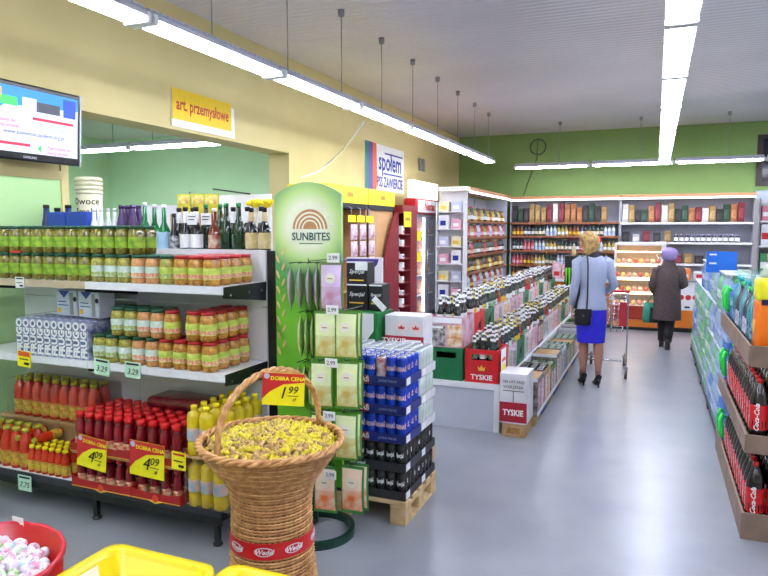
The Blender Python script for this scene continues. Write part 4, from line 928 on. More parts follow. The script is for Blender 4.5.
# ================================================================ long beer island
IX0, IX1, IY0, IY1, IZ = -1.84, -1.19, 5.48, 11.3, .42
t = thing('beer_platform', 'long low white platform carrying crates and bottles', 'platform', ((IX0 + IX1) / 2, IY0, 0)); hx = (IX1 - IX0) / 2
build(MB().box(-hx, hx, 0, .02, 0, IZ - .055), 'front_panel', mat('platform_grey', (196, 200, 210), .4, (188, 192, 204), scale=3), t)
build(MB().box(-hx - .01, hx + .01, -.012, IY1 - IY0, IZ - .05, IZ), 'top_board', WHITE, t)
build(MB().box(hx - .05, hx, -.008, -.0005, 0, IZ - .051), 'corner_post', WHITE, t)
for s in (-1, 1): build(MB().box(s * hx - .02 * (s > 0), s * hx + .02 * (s < 0), .021, IY1 - IY0, 0, IZ - .055), 'side_panel', WHITE, t)
def crate_kind(nm, c, word, wm, W=.29, D=.37, H=.29):
    k = Kind('beer_crate', 'crate'); m = mat('crate_' + nm, c, .4, tuple(int(v * .9) for v in c), scale=6); h = W / 2
    def end(y0, y1):
        q = MB(); q.box(-h, h, y0, y1, 0, H * .68).box(-h, -h * .62, y0, y1, H * .68, H * .86).box(h * .62, h, y0, y1, H * .68, H * .86).box(-h, h, y0, y1, H * .86, H); return q
    k.part('front_wall', end(0, .012).mesh('front_wall', m)); k.part('rear_wall', end(D - .012, D).mesh('rear_wall', m))
    for s in (-1, 1):
        q = MB().box(s * h - .006, s * h + .006, .0125, D - .0125, 0, H)
        for j in range(3): q.box(s * h - .008, s * h + .008, .05 + j * .12, .06 + j * .12, .02, H - .02)
        k.part('side_wall', q.mesh('side_wall', m))
    k.part('crate_floor', MB().box(-h + .007, h - .007, .0125, D - .0125, 0, .01).mesh('crate_floor', m))
    if word: k.part('lettering', text_mesh(word, .062, wm, bold=.0015), (0, -.001, H * .16), of=0)
    if nm == 'red': k.part('crown_emblem', MB().prism([(-.026, -.02), (-.034, .018), (-.015, .0), (0, .03), (.015, 0), (.034, .018), (.026, -.02)], 'y', -.002, -.0003).mesh('crown_emblem', GOLD), (0, 0, H * .44), of=0)
    return k
CR = {'red': crate_kind('red', (206, 24, 30), 'TYSKIE', PAPER), 'green': crate_kind('green', (16, 110, 62), None, None), 'white': crate_kind('white', (214, 208, 214), None, None), 'pink': crate_kind('pink', (206, 150, 160), None, None), 'dark': crate_kind('dark', (52, 46, 52), None, None)}
gl = {'dk': GLD, 'gn': GLDG}
def beer(nm, body, foil, lab): return bottle_kind('beer_bottle', 'bottle', .26, .0285, .0125, .5, body, foil, lab, (.2, .44), 8, .95, False, foil)
BB = [(beer('a', GLD, PAPER, PAPER), 'dark beer bottle with white neck foil'), (beer('b', GLDG, PAPER, mat('green_white_label', (210, 224, 206), .5, (60, 120, 60), scale=40)), 'green beer bottle with white foil'),
      (beer('c', GLD, mat('yellow_foil', (220, 200, 90), .4), GOLD), 'dark beer bottle with yellow foil'), (beer('d', GLB, mat('silver_foil', (200, 200, 206), .3, metal=.5), mat('red_label', (196, 50, 50), .5)), 'brown beer bottle with silver foil')]
STUFF = MB(); STUFF_M = [GLD, PAPER, GLDG]
cnt = [0]
def fill(cx, y0, z, W, D, bk_, rown, idx, nx=3, ny=4):
    far = cnt[0] + nx * ny > 300
    for i in range(nx):
        for j in range(ny):
            x = cx - W / 2 + .02 + (i + .5) * (W - .04) / nx; y = y0 + .02 + (j + .5) * (D - .04) / ny
            x += rnd(-.008, .008); y += rnd(-.006, .006); dz = rnd(0, .0)
            if random.random() < .25: bk2 = random.choice(BB)
            else: bk2 = bk_
            if far:
                b_, c_, _l = bottle_parts(.26, .0285, .0125, .5, 6, None, .94)
                b_.merge(c_, 1).xf(Matrix.Translation((x, y, z))); STUFF.merge(b_)
            else:
                bk2[0].put((x, y, z), rnd(0, 6), '%s in the %s row, %s crate from the front' % (bk2[1], rown, ['first', 'second', 'third', 'fourth', 'fifth', 'sixth', 'seventh', 'eighth', 'ninth', 'tenth'][idx]), 'bottles in the %s row, crate %d' % (rown, idx + 1), (1.08, 1.08, rnd(.95, 1.08))); cnt[0] += 1
ordn = ['first', 'second', 'third', 'fourth', 'fifth', 'sixth', 'seventh', 'eighth', 'ninth', 'tenth', 'eleventh', 'twelfth', 'thirteenth', 'fourteenth']
NI = 14; PIT = .405
front_c = ['red', 'pink', 'green', 'white', 'pink', 'dark', 'white', 'white', 'pink', 'green', 'white', 'dark', 'white', 'green']
rear_c = ['green', 'red', 'green', 'pink', 'white', 'dark', 'pink', 'green', 'white', 'pink', 'green', 'white', 'dark', 'green']
xF, xR = IX1 - .165, IX0 + .165
CARTN = {n: mat('carton_' + n + '_print', c, .45, c2, scale=11) for n, c, c2 in (('rose', (222, 190, 200), (190, 120, 136)), ('red', (216, 50, 52), (200, 40, 44)), ('green', (30, 120, 78), (24, 104, 66)), ('pink', (226, 196, 206), (206, 160, 176)), ('white', (226, 222, 226), (200, 190, 196)), ('brown', (150, 110, 76), (206, 160, 90)), ('dark', (52, 46, 52), (120, 60, 60)))}
PANS = [((226, 200, 206), (190, 90, 100)), ((232, 226, 226), (150, 130, 120)), ((206, 214, 206), (90, 130, 90)), ((236, 220, 190), (200, 140, 60)), ((200, 196, 204), (110, 100, 116)), ((240, 236, 238), (214, 120, 130))]
PANM = [mat('carton_panel_%d' % k, a, .5, b, scale=40) for k, (a, b) in enumerate(PANS)]
def carton(x, y, z, W, D, H, m, label, emblem=None, open_top=True):
    """open beer carton: four walls and a bottom, bottles stand inside"""
    t = thing('beer_carton', label, 'carton', (x, y, z)); h = W / 2; th = .005
    build(MB().box(-h, h, 0, D, 0, .005), 'carton_bottom', m, t)
    build(MB().box(-h, h, 0, th, .005, H), 'front_wall', m, t); build(MB().box(-h, h, D - th, D, .005, H), 'rear_wall', m, t)
    for s in (-1, 1):
        w_ = build(MB().box(s * h - (th if s > 0 else 0), s * h + (th if s < 0 else 0), th, D - th, .005, H), 'side_wall', m, t)
        if s > 0 and emblem == 'goat':
            build(MB().prism([(.13, .05), (.15, .05), (.16, .1), (.21, .1), (.215, .05), (.235, .05), (.235, .13), (.27, .18), (.25, .19), (.23, .165), (.15, .15), (.13, .12)], 'x', h + .0003, h + .0015), 'animal_emblem', INK, w_)
        if s > 0 and emblem == 'panel':
            build(MB().box(h + .0003, h + .0015, D * .1, D * .45, H * .15, H * .85), 'print_panel', random.choice(PANM), w_)
            build(MB().box(h + .0003, h + .0015, D * .55, D * .9, H * .15, H * .85), 'print_panel', random.choice(PANM), w_)
    return t
for i in range(NI):
    y = IY0 + .012 + i * PIT
    # rear row: crate, printed carton, bottles
    CR[rear_c[i]].put((xR, y, IZ + .0005), 0, '%s crate in the rear row of the island, %s from the front' % (rear_c[i], ordn[i]))
    z2 = IZ + .2915
    if i == 0:
        t = carton(xR, y, z2, .30, .39, .27, CARTN['rose'], 'printed beer carton with two bottle pictures on the green crate')
        build(MB().box(-.14, -.01, -.0015, -.0003, .01, .2), 'picture', mat('picture_dark', (50, 46, 50), .4, (200, 196, 190), scale=24), t); build(MB().box(.01, .14, -.0015, -.0003, .01, .2), 'picture', mat('picture_amber', (206, 140, 60), .4, (240, 226, 200), scale=18), t)
        build(MB().box(-.14, .14, -.0015, -.0003, .215, .262), 'top_strip', PAPER, t); build(MB().box(-.13, -.03, -.0022, -.0016, .165, .185), 'text_mark', PAPER, t)
    else:
        cm = ['white', 'red', 'green', 'pink', 'white', 'rose', 'pink', 'green', 'white', 'pink', 'green', 'white', 'dark', 'green'][i]
        carton(xR, y, z2, .30, .39, .24 if i > 1 else .26, CARTN[cm], '%s beer carton in the rear row of the island, %s from the front' % (cm, ordn[i]), 'goat' if cm in ('red', 'green') else 'panel')
    # front row on the platform edge
    k_ = front_c[i]
    if i == 0: CR['red'].put((xF, y, IZ + .0005), 0, 'bright red beer crate with crown at the front corner of the island')
    else:
        cm = ['red', 'pink', 'green', 'white', 'pink', 'dark', 'white', 'white', 'pink', 'brown', 'green', 'dark', 'white', 'green'][i]
        carton(xF, y, IZ + .0005, .30, .39, .25, CARTN[cm], '%s beer carton in the front row of the island, %s from the front' % (cm, ordn[i]), 'goat' if cm in ('red', 'green') else 'panel')
for i in range(NI):
    y = IY0 + .012 + i * PIT
    fill(xF, y, IZ + .16 if i else IZ + .15, .28, .36, BB[[0, 0, 2, 1, 0, 0, 2, 3, 0, 1, 0, 2, 1, 0][i]], 'front', min(i, 9))
    fill(xR, y, IZ + .2915 + .17, .28, .36, BB[[0, 0, 0, 1, 2, 0, 1, 0, 3, 0, 1, 0, 2, 1][i]], 'rear', min(i, 9))
if STUFF.v: build(STUFF, 'far_beer_bottles', STUFF_M, label='many more beer bottles in the far crates of the island', cat='bottles', kind='stuff')
# inner risers so that the bottles stand on something
for i in range(NI):
    y = IY0 + .012 + i * PIT
    for x, z0, z1, rn in ((xF, IZ + .011, IZ + (.159 if i else .149), 'front'), (xR, IZ + .2915 + .006, IZ + .2915 + .169, 'rear')):
        build(MB().box(x - .13, x + .13, y + .02, y + .36, z0, z1), 'bottle_insert', CARD, label='cardboard insert inside the %s carton of the %s island row' % (ordn[i], rn), cat='insert')
p_ = on_x(522, 362, IX1 + .002)
t = thing('price_flag', 'white price flag with yellow disc on the red crate side', 'price sign', (IX1 - .004 + .01, IY0 + .1, IZ))
build(MB().box(0, .003, -.09, .09, .0, .30), 'card', PAPER, t)
build(MB().lathe([(.075, 0), (.075, .001)], 18).xf(Matrix.Translation((.0032, 0, .1)) @ Matrix.Rotation(PI / 2, 4, 'Y')), 'yellow_disc', YELLOW, t)
build(MB().box(.003, .0035, -.07, .07, .19, .22), 'red_slash', mat('flag_orange', (232, 90, 30), .5), t)
# floor row: packs on low boards along the island
GF2 = mat('floor_green_pack', (60, 120, 60), .4, (30, 80, 40), scale=14); FDK = mat('floor_dark_pack', (60, 54, 56), .45, (150, 140, 130), scale=18)
FX0, FX1 = IX1 + .012, IX1 + .275
t = thing('beer_carton', 'white and red beer pack with warzenia lettering at the island corner', 'carton', ((FX0 + FX1) / 2, 5.40, 0))
w_ = .115; t.location.x = FX0 + w_ + .005
build(MB().rbox(-w_ + .02, w_ - .01, .01, .28, 0, .115, .003), 'support_box', CARD, t)
build(MB().box(-.06, .06, .008, .0095, .03, .08), 'brown_mark', mat('brown_ink', (130, 90, 40), .6, (190, 140, 70), scale=60), t)
build(MB().rbox(-w_, w_, 0, .3, .117, .545, .004), 'pack_body', WCRT, t)
build(MB().box(-w_, w_, -.002, -.0003, .13, .3), 'red_field', mat('carton_red', (170, 24, 44), .5), t)
text('TYSKIE', .07, PAPER, t, (.0, -.003, .21), bold=.002, stretch=.8)
text('380 LAT PASJI', .034, INK, t, (0, -.002, .475), stretch=.9); text('WARZENIA', .036, INK, t, (0, -.002, .43), stretch=.9)
build(MB().box(-.003, .003, -.002, -.0003, .3, .4), 'text_stem', INK, t); build(MB().box(-.09, .09, -.002, -.0003, .395, .4), 'text_rule', INK, t)
kinds_f = ['dark', 'brown', 'green', 'dark', 'white', 'green', 'brown', 'green', 'white', 'dark', 'green', 'brown', 'green']
G_TR = tray_kind('greenpack', (40, 96, 52), None, None, None, W=.26, D=.36); D_TR = tray_kind('darkpack', (50, 46, 50), None, None, None, W=.26, D=.36); W_TR = tray_kind('palepack', (206, 196, 176), None, None, None, W=.26, D=.36)
C_GRN = can_kind('green', (40, 110, 56), (150, 180, 150), None, None); C_BRN = can_kind('brown', (110, 84, 60), (60, 50, 44), None, None)
for i in range(13):
    y = 5.76 + i * .40; cx = (FX0 + FX1) / 2; kf = kinds_f[i]
    tt = thing('support_box', 'low %s support under the floor packs, %s from the front' % ('brown' if i % 2 == 0 else 'blue', ordn[i]), 'support', (cx, y, 0))
    build(MB().rbox(-.11, .11, .01, .36, 0, .09, .003), 'support_body', CARD if i % 2 == 0 else mat('blue_support', (40, 66, 140), .5), tt)
    H2 = rnd(.26, .36)
    m = {'dark': FDK, 'green': GF2, 'white': WCRT, 'brown': CARD}[kf]
    t = carton(cx, y, .0915, .262, .385, H2, m, '%s beer pack on the floor beside the island, %s from the front' % ({'dark': 'dark printed', 'green': 'green', 'white': 'white', 'brown': 'brown'}[kf], ordn[i]), 'panel')
    build(MB().box(-.131, .131, -.003, -.0003, H2 - .03, H2), 'edge_strip', PAPER, t)
    build(MB().box(.1313, .134, 0, .385, .0, .04), 'edge_strip', PAPER, t)
    build(MB().rbox(-.118, .118, .012, .37, .006, H2 - .035 if i % 3 else H2 - .01, .003), 'inner_pack', CARD if i % 3 == 0 else BLACK, t)
    if i < 8:
        kd = {'dark': C_BRN, 'green': C_GRN, 'white': C_GRN, 'brown': C_BLK}[kf]; cn_ = {'dark': 'brown', 'green': 'green', 'white': 'green', 'brown': 'black'}[kf]
        if i % 3:
            for a in range(3):
                for b_ in range(5): kd.put((cx - .078 + a * .078, y + .048 + b_ * .072, .0915 + H2 - .0345), 0, '%s can standing in the %s floor pack beside the island' % (cn_, ordn[i]), 'cans in the floor pack %d' % (i + 1), (1, 1, .25))
# ================================================================ right: soft drink shelf
RX0, RY0, RY1 = .5, 4.08, 5.78
SW = mat('grey_oak', (142, 118, 100), .55, (120, 98, 82), scale=8, detail=5)
t = thing('drink_shelf', 'grey oak shelf with raised edges full of soft drinks', 'shelving', (RX0, RY0, 0))
LV = (.09, .57, 1.06)
for z, z0, z1 in ((LV[0], .0, .155), (LV[1], .5, .605), (LV[2], .99, 1.108)):
    build(MB().box(.016, .6, .016, RY1 - RY0, z - .025, z - .001), 'shelf_board', SW, t)
    half = (RY1 - RY0) / 2
    for k in (0, 1): build(MB().rbox(0, .015, k * half + .001, (k + 1) * half - .001, z0, z1, .002), 'front_edge', SW, t)
    build(MB().rbox(.0155, .6, 0, .015, z0, z1, .002), 'end_edge', SW, t)
build(MB().box(.6, .62, 0, RY1 - RY0, 0, 1.5), 'back_panel', GONW, t)
for y in (.05, RY1 - RY0 - .05): build(MB().box(.56, .6, y - .02, y + .02, 0, 1.5), 'upright', BLACK, t)
build(MB().box(.03, .5, .03, RY1 - RY0, .001, .024), 'plinth', BLACK, t)
COLA = mat('cola', (26, 10, 8), .1, coat=.6); CRED = mat('cola_red', (206, 20, 26), .35)
b_ = MB().lathe([(.03, 0), (.046, .012), (.048, .07), (.044, .14), (.048, .2), (.046, .235), (.03, .29), (.014, .315), (.013, .325)], 16)
CK = Kind('cola_bottle', 'bottle', b_.mesh('cola_bottle', COLA))
CK.part('cap', MB().lathe([(.0155, .32), (.0155, .34), (.012, .342)], 12).mesh('cap', CRED))
CK.part('paper_label', MB().lathe([(.0488, .06), (.0462, .1), (.0455, .14), (.049, .2)], 18, cap=False).mesh('paper_label', CRED))
for a_ in (-.25, -1.9): CK.part('lettering', text_mesh('Coca-Cola', .036, PAPER, bend=.05, shear=.3, bold=.0008, vert=True), (0, 0, .13), (0, 0, a_), of=1)
for li, nm in ((0, 'lowest'), (1, 'middle')):
    for i in range(13):
        for j in range(3 if i < 3 else 2):
            CK.put((RX0 + .072 + j * .1, RY0 + .075 + i * .1015, LV[li]), rnd(-.2, .2), 'large cola bottle on the %s grey oak shelf, %s' % (nm, '%s from the near end' % ORD[i] if j == 0 else 'inner rows'), 'cola bottles on the %s shelf' % nm)
# five litre jugs with green handles
def jug_kind(nm, body, handle, lab=None):
    k = Kind('water_jug', 'jug', MB().lathe([(.06, 0), (.072, .015), (.072, .09), (.066, .1), (.072, .11), (.072, .19), (.05, .24), (.025, .265), (.024, .28)], 14).mesh('water_jug', body))
    k.part('cap', MB().lathe([(.028, .278), (.028, .3), (.022, .302)], 10).mesh('cap', handle))
    q = MB().tube([(-.06, 0, .23), (-.085, 0, .25), (-.098, 0, .2), (-.09, 0, .09), (-.076, 0, .07)], [.014, .018, .02, .018, .012], 8)
    k.part('handle', q.mesh('handle', handle))
    if lab: k.part('paper_label', MB().lathe([(.0728, .12), (.0728, .185)], 14, cap=False).mesh('paper_label', lab))
    return k
GH = mat('bright_green_plastic', (40, 210, 80), .35)
WBLUE = clear('water_blue', (110, 160, 235), .72, .12); WPALE = clear('water_pale', (186, 212, 240), .68, .12); WGRN = clear('water_green', (140, 214, 160), .7, .12)
JG = jug_kind('blue', WBLUE, GH, mat('blue_label', (70, 120, 215), .4, (190, 215, 240), scale=26))
for li, nm in ((0, 'lowest'), (1, 'middle'), (2, 'top')):
    JG.put((RX0 + .105, RY0 + 1.44, LV[li]), 0, 'blue water jug with bright green handle at the end of the %s shelf' % nm)
    JG.put((RX0 + .105, RY0 + 1.6, LV[li]), 0, 'blue water jug behind the green handled one on the %s shelf' % nm)
# top shelf: orange drink jug, teal bottles
p_ = on_y(763, 345, RY0 + .14)
OR = mat('orange_drink', (240, 120, 20), .3, (232, 104, 14), scale=6); YL = mat('yellow_drink', (236, 226, 30), .3)
t = thing('drink_jug', 'big yellow and orange drink container on the top shelf', 'jug', (RX0 + .125, RY0 + .15, LV[2]))
build(MB().rbox(-.09, .09, -.09, .09, 0, .3, .025, seg=3), 'jug_body', OR, t)
build(MB().rbox(-.0915, .0915, -.0915, .0915, .285, .42, .025, seg=3), 'upper_sleeve', YL, t)
build(MB().lathe([(.085, .42), (.05, .48), (.03, .5)], 14), 'shoulder', clear('jug_clear', (226, 236, 220), .5), t)
build(MB().lathe([(.04, .5), (.042, .55), (.036, .555)], 14), 'cap', mat('orange_cap', (240, 110, 60), .35), t)
build(MB().box(-.07, .09, -.094, -.0918, .27, .3), 'dark_strip', mat('navy_strip', (30, 30, 70), .4), t)
build(MB().lathe([(.04, 0), (.04, .002)], 14).xf(Matrix.Translation((-.0925, 0, .14)) @ Matrix.Rotation(PI / 2, 4, 'Y')), 'fruit_picture', mat('fruit_print', (250, 200, 60), .4), t)
for z_ in (.06, .1): build(MB().box(0, .07, -.0935, -.0912, z_, z_ + .02), 'text_line', PAPER, t)
TEAL = bottle_kind('drink_bottle', 'bottle', .36, .042, .014, .6, mat('teal_plastic', (60, 140, 150), .15, coat=.4), mat('teal_cap', (70, 200, 205), .35), mat('teal_label', (150, 200, 205), .4, (40, 80, 120), scale=24))
NAVYB = bottle_kind('drink_bottle', 'bottle', .33, .042, .014, .6, mat('navy_drink', (40, 40, 70), .12, coat=.4), mat('green_cap2', (80, 210, 100), .35), mat('navy_label', (90, 80, 140), .4, (220, 210, 220), scale=24))
for i in range(10):
    for j in (0, 1):
        y = RY0 + .33 + i * .098
        kd, nm = ((TEAL, 'teal') if i % 4 < 2 else (NAVYB, 'navy'))
        kd.put((RX0 + .07 + j * .1, y, LV[2]), 0, '%s drink bottle on the top grey oak shelf, %s %s' % (nm, ORD[i], ['outer', 'inner'][j]), '%s bottles on the top shelf' % nm)
build(MB().rbox(RX0 + .03, RX0 + .36, RY0 + .27, RY0 + 1.3, LV[2] + .37, LV[2] + .40, .012, seg=2), 'wrap_film', clear('teal_film', (200, 235, 235), .12, .1), label='clear wrap lying over the teal bottles on the top shelf', cat='film')
# ---------------------------------------------------------------- water packs stacked behind
t = thing('low_dark_pallet', 'low black pallet under the stacked water packs', 'pallet', (.78, 8.15, 0))
build(MB().box(-.26, .26, -2.3, 2.3, .05, .08), 'deck', BLACK, t)
for y in (-2.25, -1.1, 0, 1.1, 2.25): build(MB().box(-.26, .26, y - .05, y + .05, 0, .0495), 'runner', BLACK, t)
def wbot(nm, body, cap, lab):
    b_ = MB().lathe([(.034, 0), (.043, .012), (.043, .07), (.039, .078), (.043, .086), (.043, .2), (.03, .255), (.014, .285), (.013, .295)], 10)
    k = Kind('water_bottle', 'bottle', b_.mesh('water_bottle', body)); k.part('cap', MB().lathe([(.016, .292), (.016, .31)], 8).mesh('cap', cap)); k.part('paper_label', MB().lathe([(.0435, .1), (.0435, .17)], 10, cap=False).mesh('paper_label', lab)); return k
W1 = wbot('blue', WBLUE, mat('blue_cap', (40, 90, 200), .4), mat('wl_blue', (80, 130, 220), .4, (220, 230, 245), scale=24))
W2 = wbot('pale', WPALE, PAPER, mat('wl_pale', (226, 232, 244), .4, (120, 150, 210), scale=20))
W3 = wbot('green', WGRN, mat('green_cap', (60, 190, 80), .4), mat('wl_green', (120, 200, 110), .4, (230, 240, 230), scale=20))
cols_ = [(W1, 'blue'), (W2, 'pale'), (W2, 'pale'), (W1, 'blue'), (W2, 'pale'), (W3, 'green'), (W2, 'pale'), (W3, 'green'), (W3, 'green'), (W2, 'pale'), (W3, 'green'), (W3, 'green'), (W2, 'pale'), (W3, 'green')]
hts = [4, 4, 3, 4, 4, 4, 3, 4, 4, 3, 3, 3, 3, 2]
film2 = clear('pack_film', (230, 238, 245), .04, .25, .05)
for i in range(14):
    y0 = 5.86 + i * .325
    for lv in range(hts[i]):
        kd, nm = cols_[(i + lv * 3) % 14] if lv % 2 else cols_[i]
        z = .081 + lv * .327; jx = 0 if lv == 0 else rnd(-.012, .022)
        for a in range(2):
            for b_ in range(3):
                if a == 1 and not (lv == hts[i] - 1 or i == 0): continue
                kd.put((RX0 + .07 + jx + a * .094, y0 + .052 + b_ * .094, z + .004), 0, '%s water bottle, %s water stack, %s layer, %s' % (nm, ordn[i], ['bottom', 'second', 'third', 'top'][lv], ['nearest', 'middle', 'farthest'][b_] + (' inner' if a else ' outer')), 'water bottles, stack %d layer %d' % (i + 1, lv + 1))
        build(MB().rbox(RX0 + .018 + jx, RX0 + .215 + jx, y0 + .003, y0 + .29, z + .0025, z + .3155, .015), 'shrink_film', film2, label='clear film around the %s layer of the %s water stack' % (['bottom', 'second', 'third', 'top'][lv], ordn[i]), cat='film')
        build(MB().box(RX0 + .03, RX0 + .2, y0 + .01, y0 + .285, z + .3165, z + .3265), 'card_sheet', mat('pale_card', (220, 224, 230), .6), label='pale card on the %s layer of the %s water stack' % (['bottom', 'second', 'third', 'top'][lv], ordn[i]), cat='cardboard')
for k, i in enumerate((2, 6, 9)):
    y0 = 5.86 + i * .325; JG2 = JG
    for a in (0, 1): JG.put((RX0 + .12, y0 + .075 + a * .15, .081 + hts[i] * .327 + .001), PI, 'blue water jug on top of the %s water stack, %s' % (ordn[i], ['front', 'rear'][a]))
# blue sign on a post
sp = on_y(719, 262, 6.655)
t = thing('post_sign', 'blank bright blue sign on a thin post above the water packs', 'sign', (sp.x + .02, 6.655, 0))
build(MB().box(-.125, .125, -.004, .004, sp.z - .095, sp.z + .095), 'sign_plate', mat('sign_blue', (24, 110, 214), .4, (20, 100, 204), scale=5), t)
for z_ in (.06, -.02): build(MB().box(-.1, -.04, -.0055, -.0042, sp.z + z_, sp.z + z_ + .015), 'text_mark', PAPER, t)
build(MB().tube([(0, .01, 1.068), (0, .01, sp.z - .05)], .008, 8), 'post', mat('post_blue', (40, 90, 180), .4), t)
build(MB().lathe([(.03, 1.063), (.03, 1.068)], 14), 'post_foot', BLACK, t)
# tall end rack at the right edge
t = thing('end_rack', 'tall white rack with dark goods at the right edge of the picture', 'rack', (1.42, 9.0, 0))
build(MB().box(-.28, .28, .38, .4, 0, 2.1), 'back_panel', WHITE, t)
for z in (.05, .45, .85, 1.2, 1.55, 1.85): build(MB().box(-.28, .28, 0, .379, z - .02, z), 'shelf_board', WHITE, t)
for s in (-1, 1): build(MB().box(s * .28 - .01, s * .28 + .01, 0, .4, 0, 2.12), 'side_panel', GREY, t)
RK = [('red', (190, 24, 50)), ('white', (226, 226, 230)), ('dark', (40, 36, 40)), ('pink', (220, 130, 150)), ('green', (70, 140, 90))]
for li, z in enumerate((.45, .85, 1.2, 1.55, 1.85)):
    for k in range(4):
        n_, c = RK[(li * 2 + k) % 5]; x = 1.42 - .2 + k * .13; h_ = rnd(.16, .27)
        t2 = thing('goods_box', '%s box on the tall white end rack, %s shelf, %s' % (n_, ['lowest', 'second', 'third', 'fourth', 'top'][li], ordn[k]), 'box', (x, 9.02, z))
        build(MB().rbox(-.055, .055, 0, .18, 0, h_, .004), 'box_body', mat('rack_' + n_, c, .4), t2); build(MB().box(-.045, .045, -.002, -.0003, h_ * .3, h_ * .6), 'front_print', PAPER if n_ != 'white' else REDINK, t2)
# ================================================================ left wall: cabinets, rack, cooler
BEECH = mat('beech_panel', (206, 160, 108), .45, (192, 146, 96), scale=4, detail=5); BURG = mat('burgundy_panel', (132, 26, 36), .4, (124, 22, 32), scale=4); DKW = mat('dark_wood', (96, 54, 36), .5)
CX = -3.72
def hdr_cab(y0, y1, label, word, right=True):
    t = thing('wall_cabinet', label, 'cabinet', (CX, y0, 0)); L = y1 - y0
    build(MB().box(-.57, -.55, 0, L, 0, 2.019), 'back_panel', BEECH, t)
    for y in ((0, L - .03) if right else (0,)): build(MB().box(-.549, -.02, y, y + .03, 0, 2.02), 'side_panel', DKW if y == 0 else BEECH, t)
    h = build(MB().box(-.57, 0, 0, L, 2.09, 2.31), 'header_box', mat('header_yellow', (246, 226, 20), .4), t)
    build(MB().box(-.57, -.005, 0, L, 2.02, 2.089), 'header_trim', INK, t)
    build(MB().box(.001, .003, L * .45, L * .6, 2.17, 2.23), 'header_mark', mat('header_ink', (170, 130, 20), .5), h)
    if not right: build(MB().box(-.06, -.03, .001, L - .001, .135, 2.019), 'front_panel', BEECH, t)
    build(MB().box(-.549, -.04, .031, L - .031, .1, .13), 'lower_shelf', BEECH, t)
    for z in (.5, .9): build(MB().box(-.549, -.1, .031, L - .031, z, z + .025), 'shelf_board', BEECH, t)
    return t
ya, yb, yc_ = on_x(328, 190, CX).y, on_x(369, 190, CX).y, on_x(397, 190, CX).y
hdr_cab(ya, yb - .04, 'beech cabinet with yellow header behind the snack stand', 'prasa'); hdr_cab(yb, yc_ - .1, 'beech cabinet with yellow header beside the burgundy panel', 'kiosk', False)
# sweet bags hanging in the first cabinet
PB = Kind('sweet_bag', 'bag', bag_mesh(.2, .2, .06, [mat('clear_pink', (220, 190, 206), .3), mat('pink_sweets', (206, 130, 156), .35, (236, 220, 226), scale=30), mat('pink_sweets2', (190, 110, 140), .35, (240, 226, 232), scale=30)]))
for j, px in enumerate((348, 357, 366)):
    hy_ = on_x(px, 240, CX).y
    t = thing('bag_hanger', 'hanger strip with yellow card for pink sweet bags, the %s one' % ['nearest', 'middle', 'farthest'][j], 'hanger', (CX + .05, hy_, 0))
    build(MB().tube([(0, 0, 1.05), (0, 0, 2.02), (-.06, 0, 2.055)], .006, 6), 'strip', GREY, t)
    build(MB().box(.007, .011, -.12, .12, 1.84, 1.93), 'yellow_card', YELLOW, t)
    for i in range(3): PB.put((CX + .088, hy_, 1.83 - .22 * (i + 1)), PI / 2, 'pink sweet bag on the %s hanger strip, %s place' % (['nearest', 'middle', 'farthest'][j], ['top', 'middle', 'bottom'][i]))
# burgundy curved panel
yP = yc_ - .06
yr = yc_ - .03; yl = on_x(381, 250, CX).y
t = thing('curved_panel', 'burgundy panel with a concave edge before the beech cabinets', 'panel', (CX + .02, 0, 0))
pl = [(yr, 0), (yr, 2.0)] + [(yr - .12 - (yr - .12 - yl) * math.sin(PI * .5 * k / 12) ** .8, 2.0 - 1.05 * k / 12) for k in range(13)] + [(yl + .1, .4), (yl + .25, 0)]
build(MB().prism(pl, 'x', 0, .025), 'panel_board', BURG, t)
# burgundy rack of small white goods
ye = on_x(412, 250, CX).y
t = thing('cigarette_rack', 'burgundy rack with a narrow column of small white goods', 'rack', (CX + .1, yP + .04, 0)); L = ye - yP - .08
build(MB().box(-.5, -.48, 0, L, 0, 2.12), 'back_panel', BURG, t)
for y0, y1 in ((L * .55, L),): build(MB().box(-.479, 0, y0, y1, 0, 2.12), 'side_panel', BURG, t)
build(MB().box(-.479, .0, 0, L * .55 - .001, 2.0, 2.12), 'top_panel', BURG, t)
build(MB().box(.001, .01, .05, L * .55, 1.78, 2.02), 'yellow_sign', mat('header_yellow', (246, 226, 20), .4), t); build(MB().box(.0105, .012, L * .15, L * .45, 1.88, 1.93), 'sign_mark', mat('header_ink', (170, 130, 20), .5), t)
for k in range(9):
    z = .15 + k * .19
    sh = build(MB().box(-.479, -.01, 0, L * .55 - .001, z - .015, z), 'shelf_board', BURG, t)
    for j in range(2):
        x = CX + .035 - j * .12; y = yP + .04 + .02 + (L * .55 - .15) * (.25 + .5 * j)
        t2 = thing('small_carton', 'small white carton on the burgundy rack, %s shelf, %s' % (ordn[k], ['outer', 'inner'][j]), 'carton', (x, y, z))
        build(MB().rbox(-.05, .05, -.05, .05, 0, .07 + .03 * ((k + j) % 3), .004), 'carton_body', PAPER, t2)
        build(MB().box(.0503, .052, -.03, .03, .02, .05), 'front_print', [BLUEINK, GOLD, REDINK][(k + j) % 3], t2)
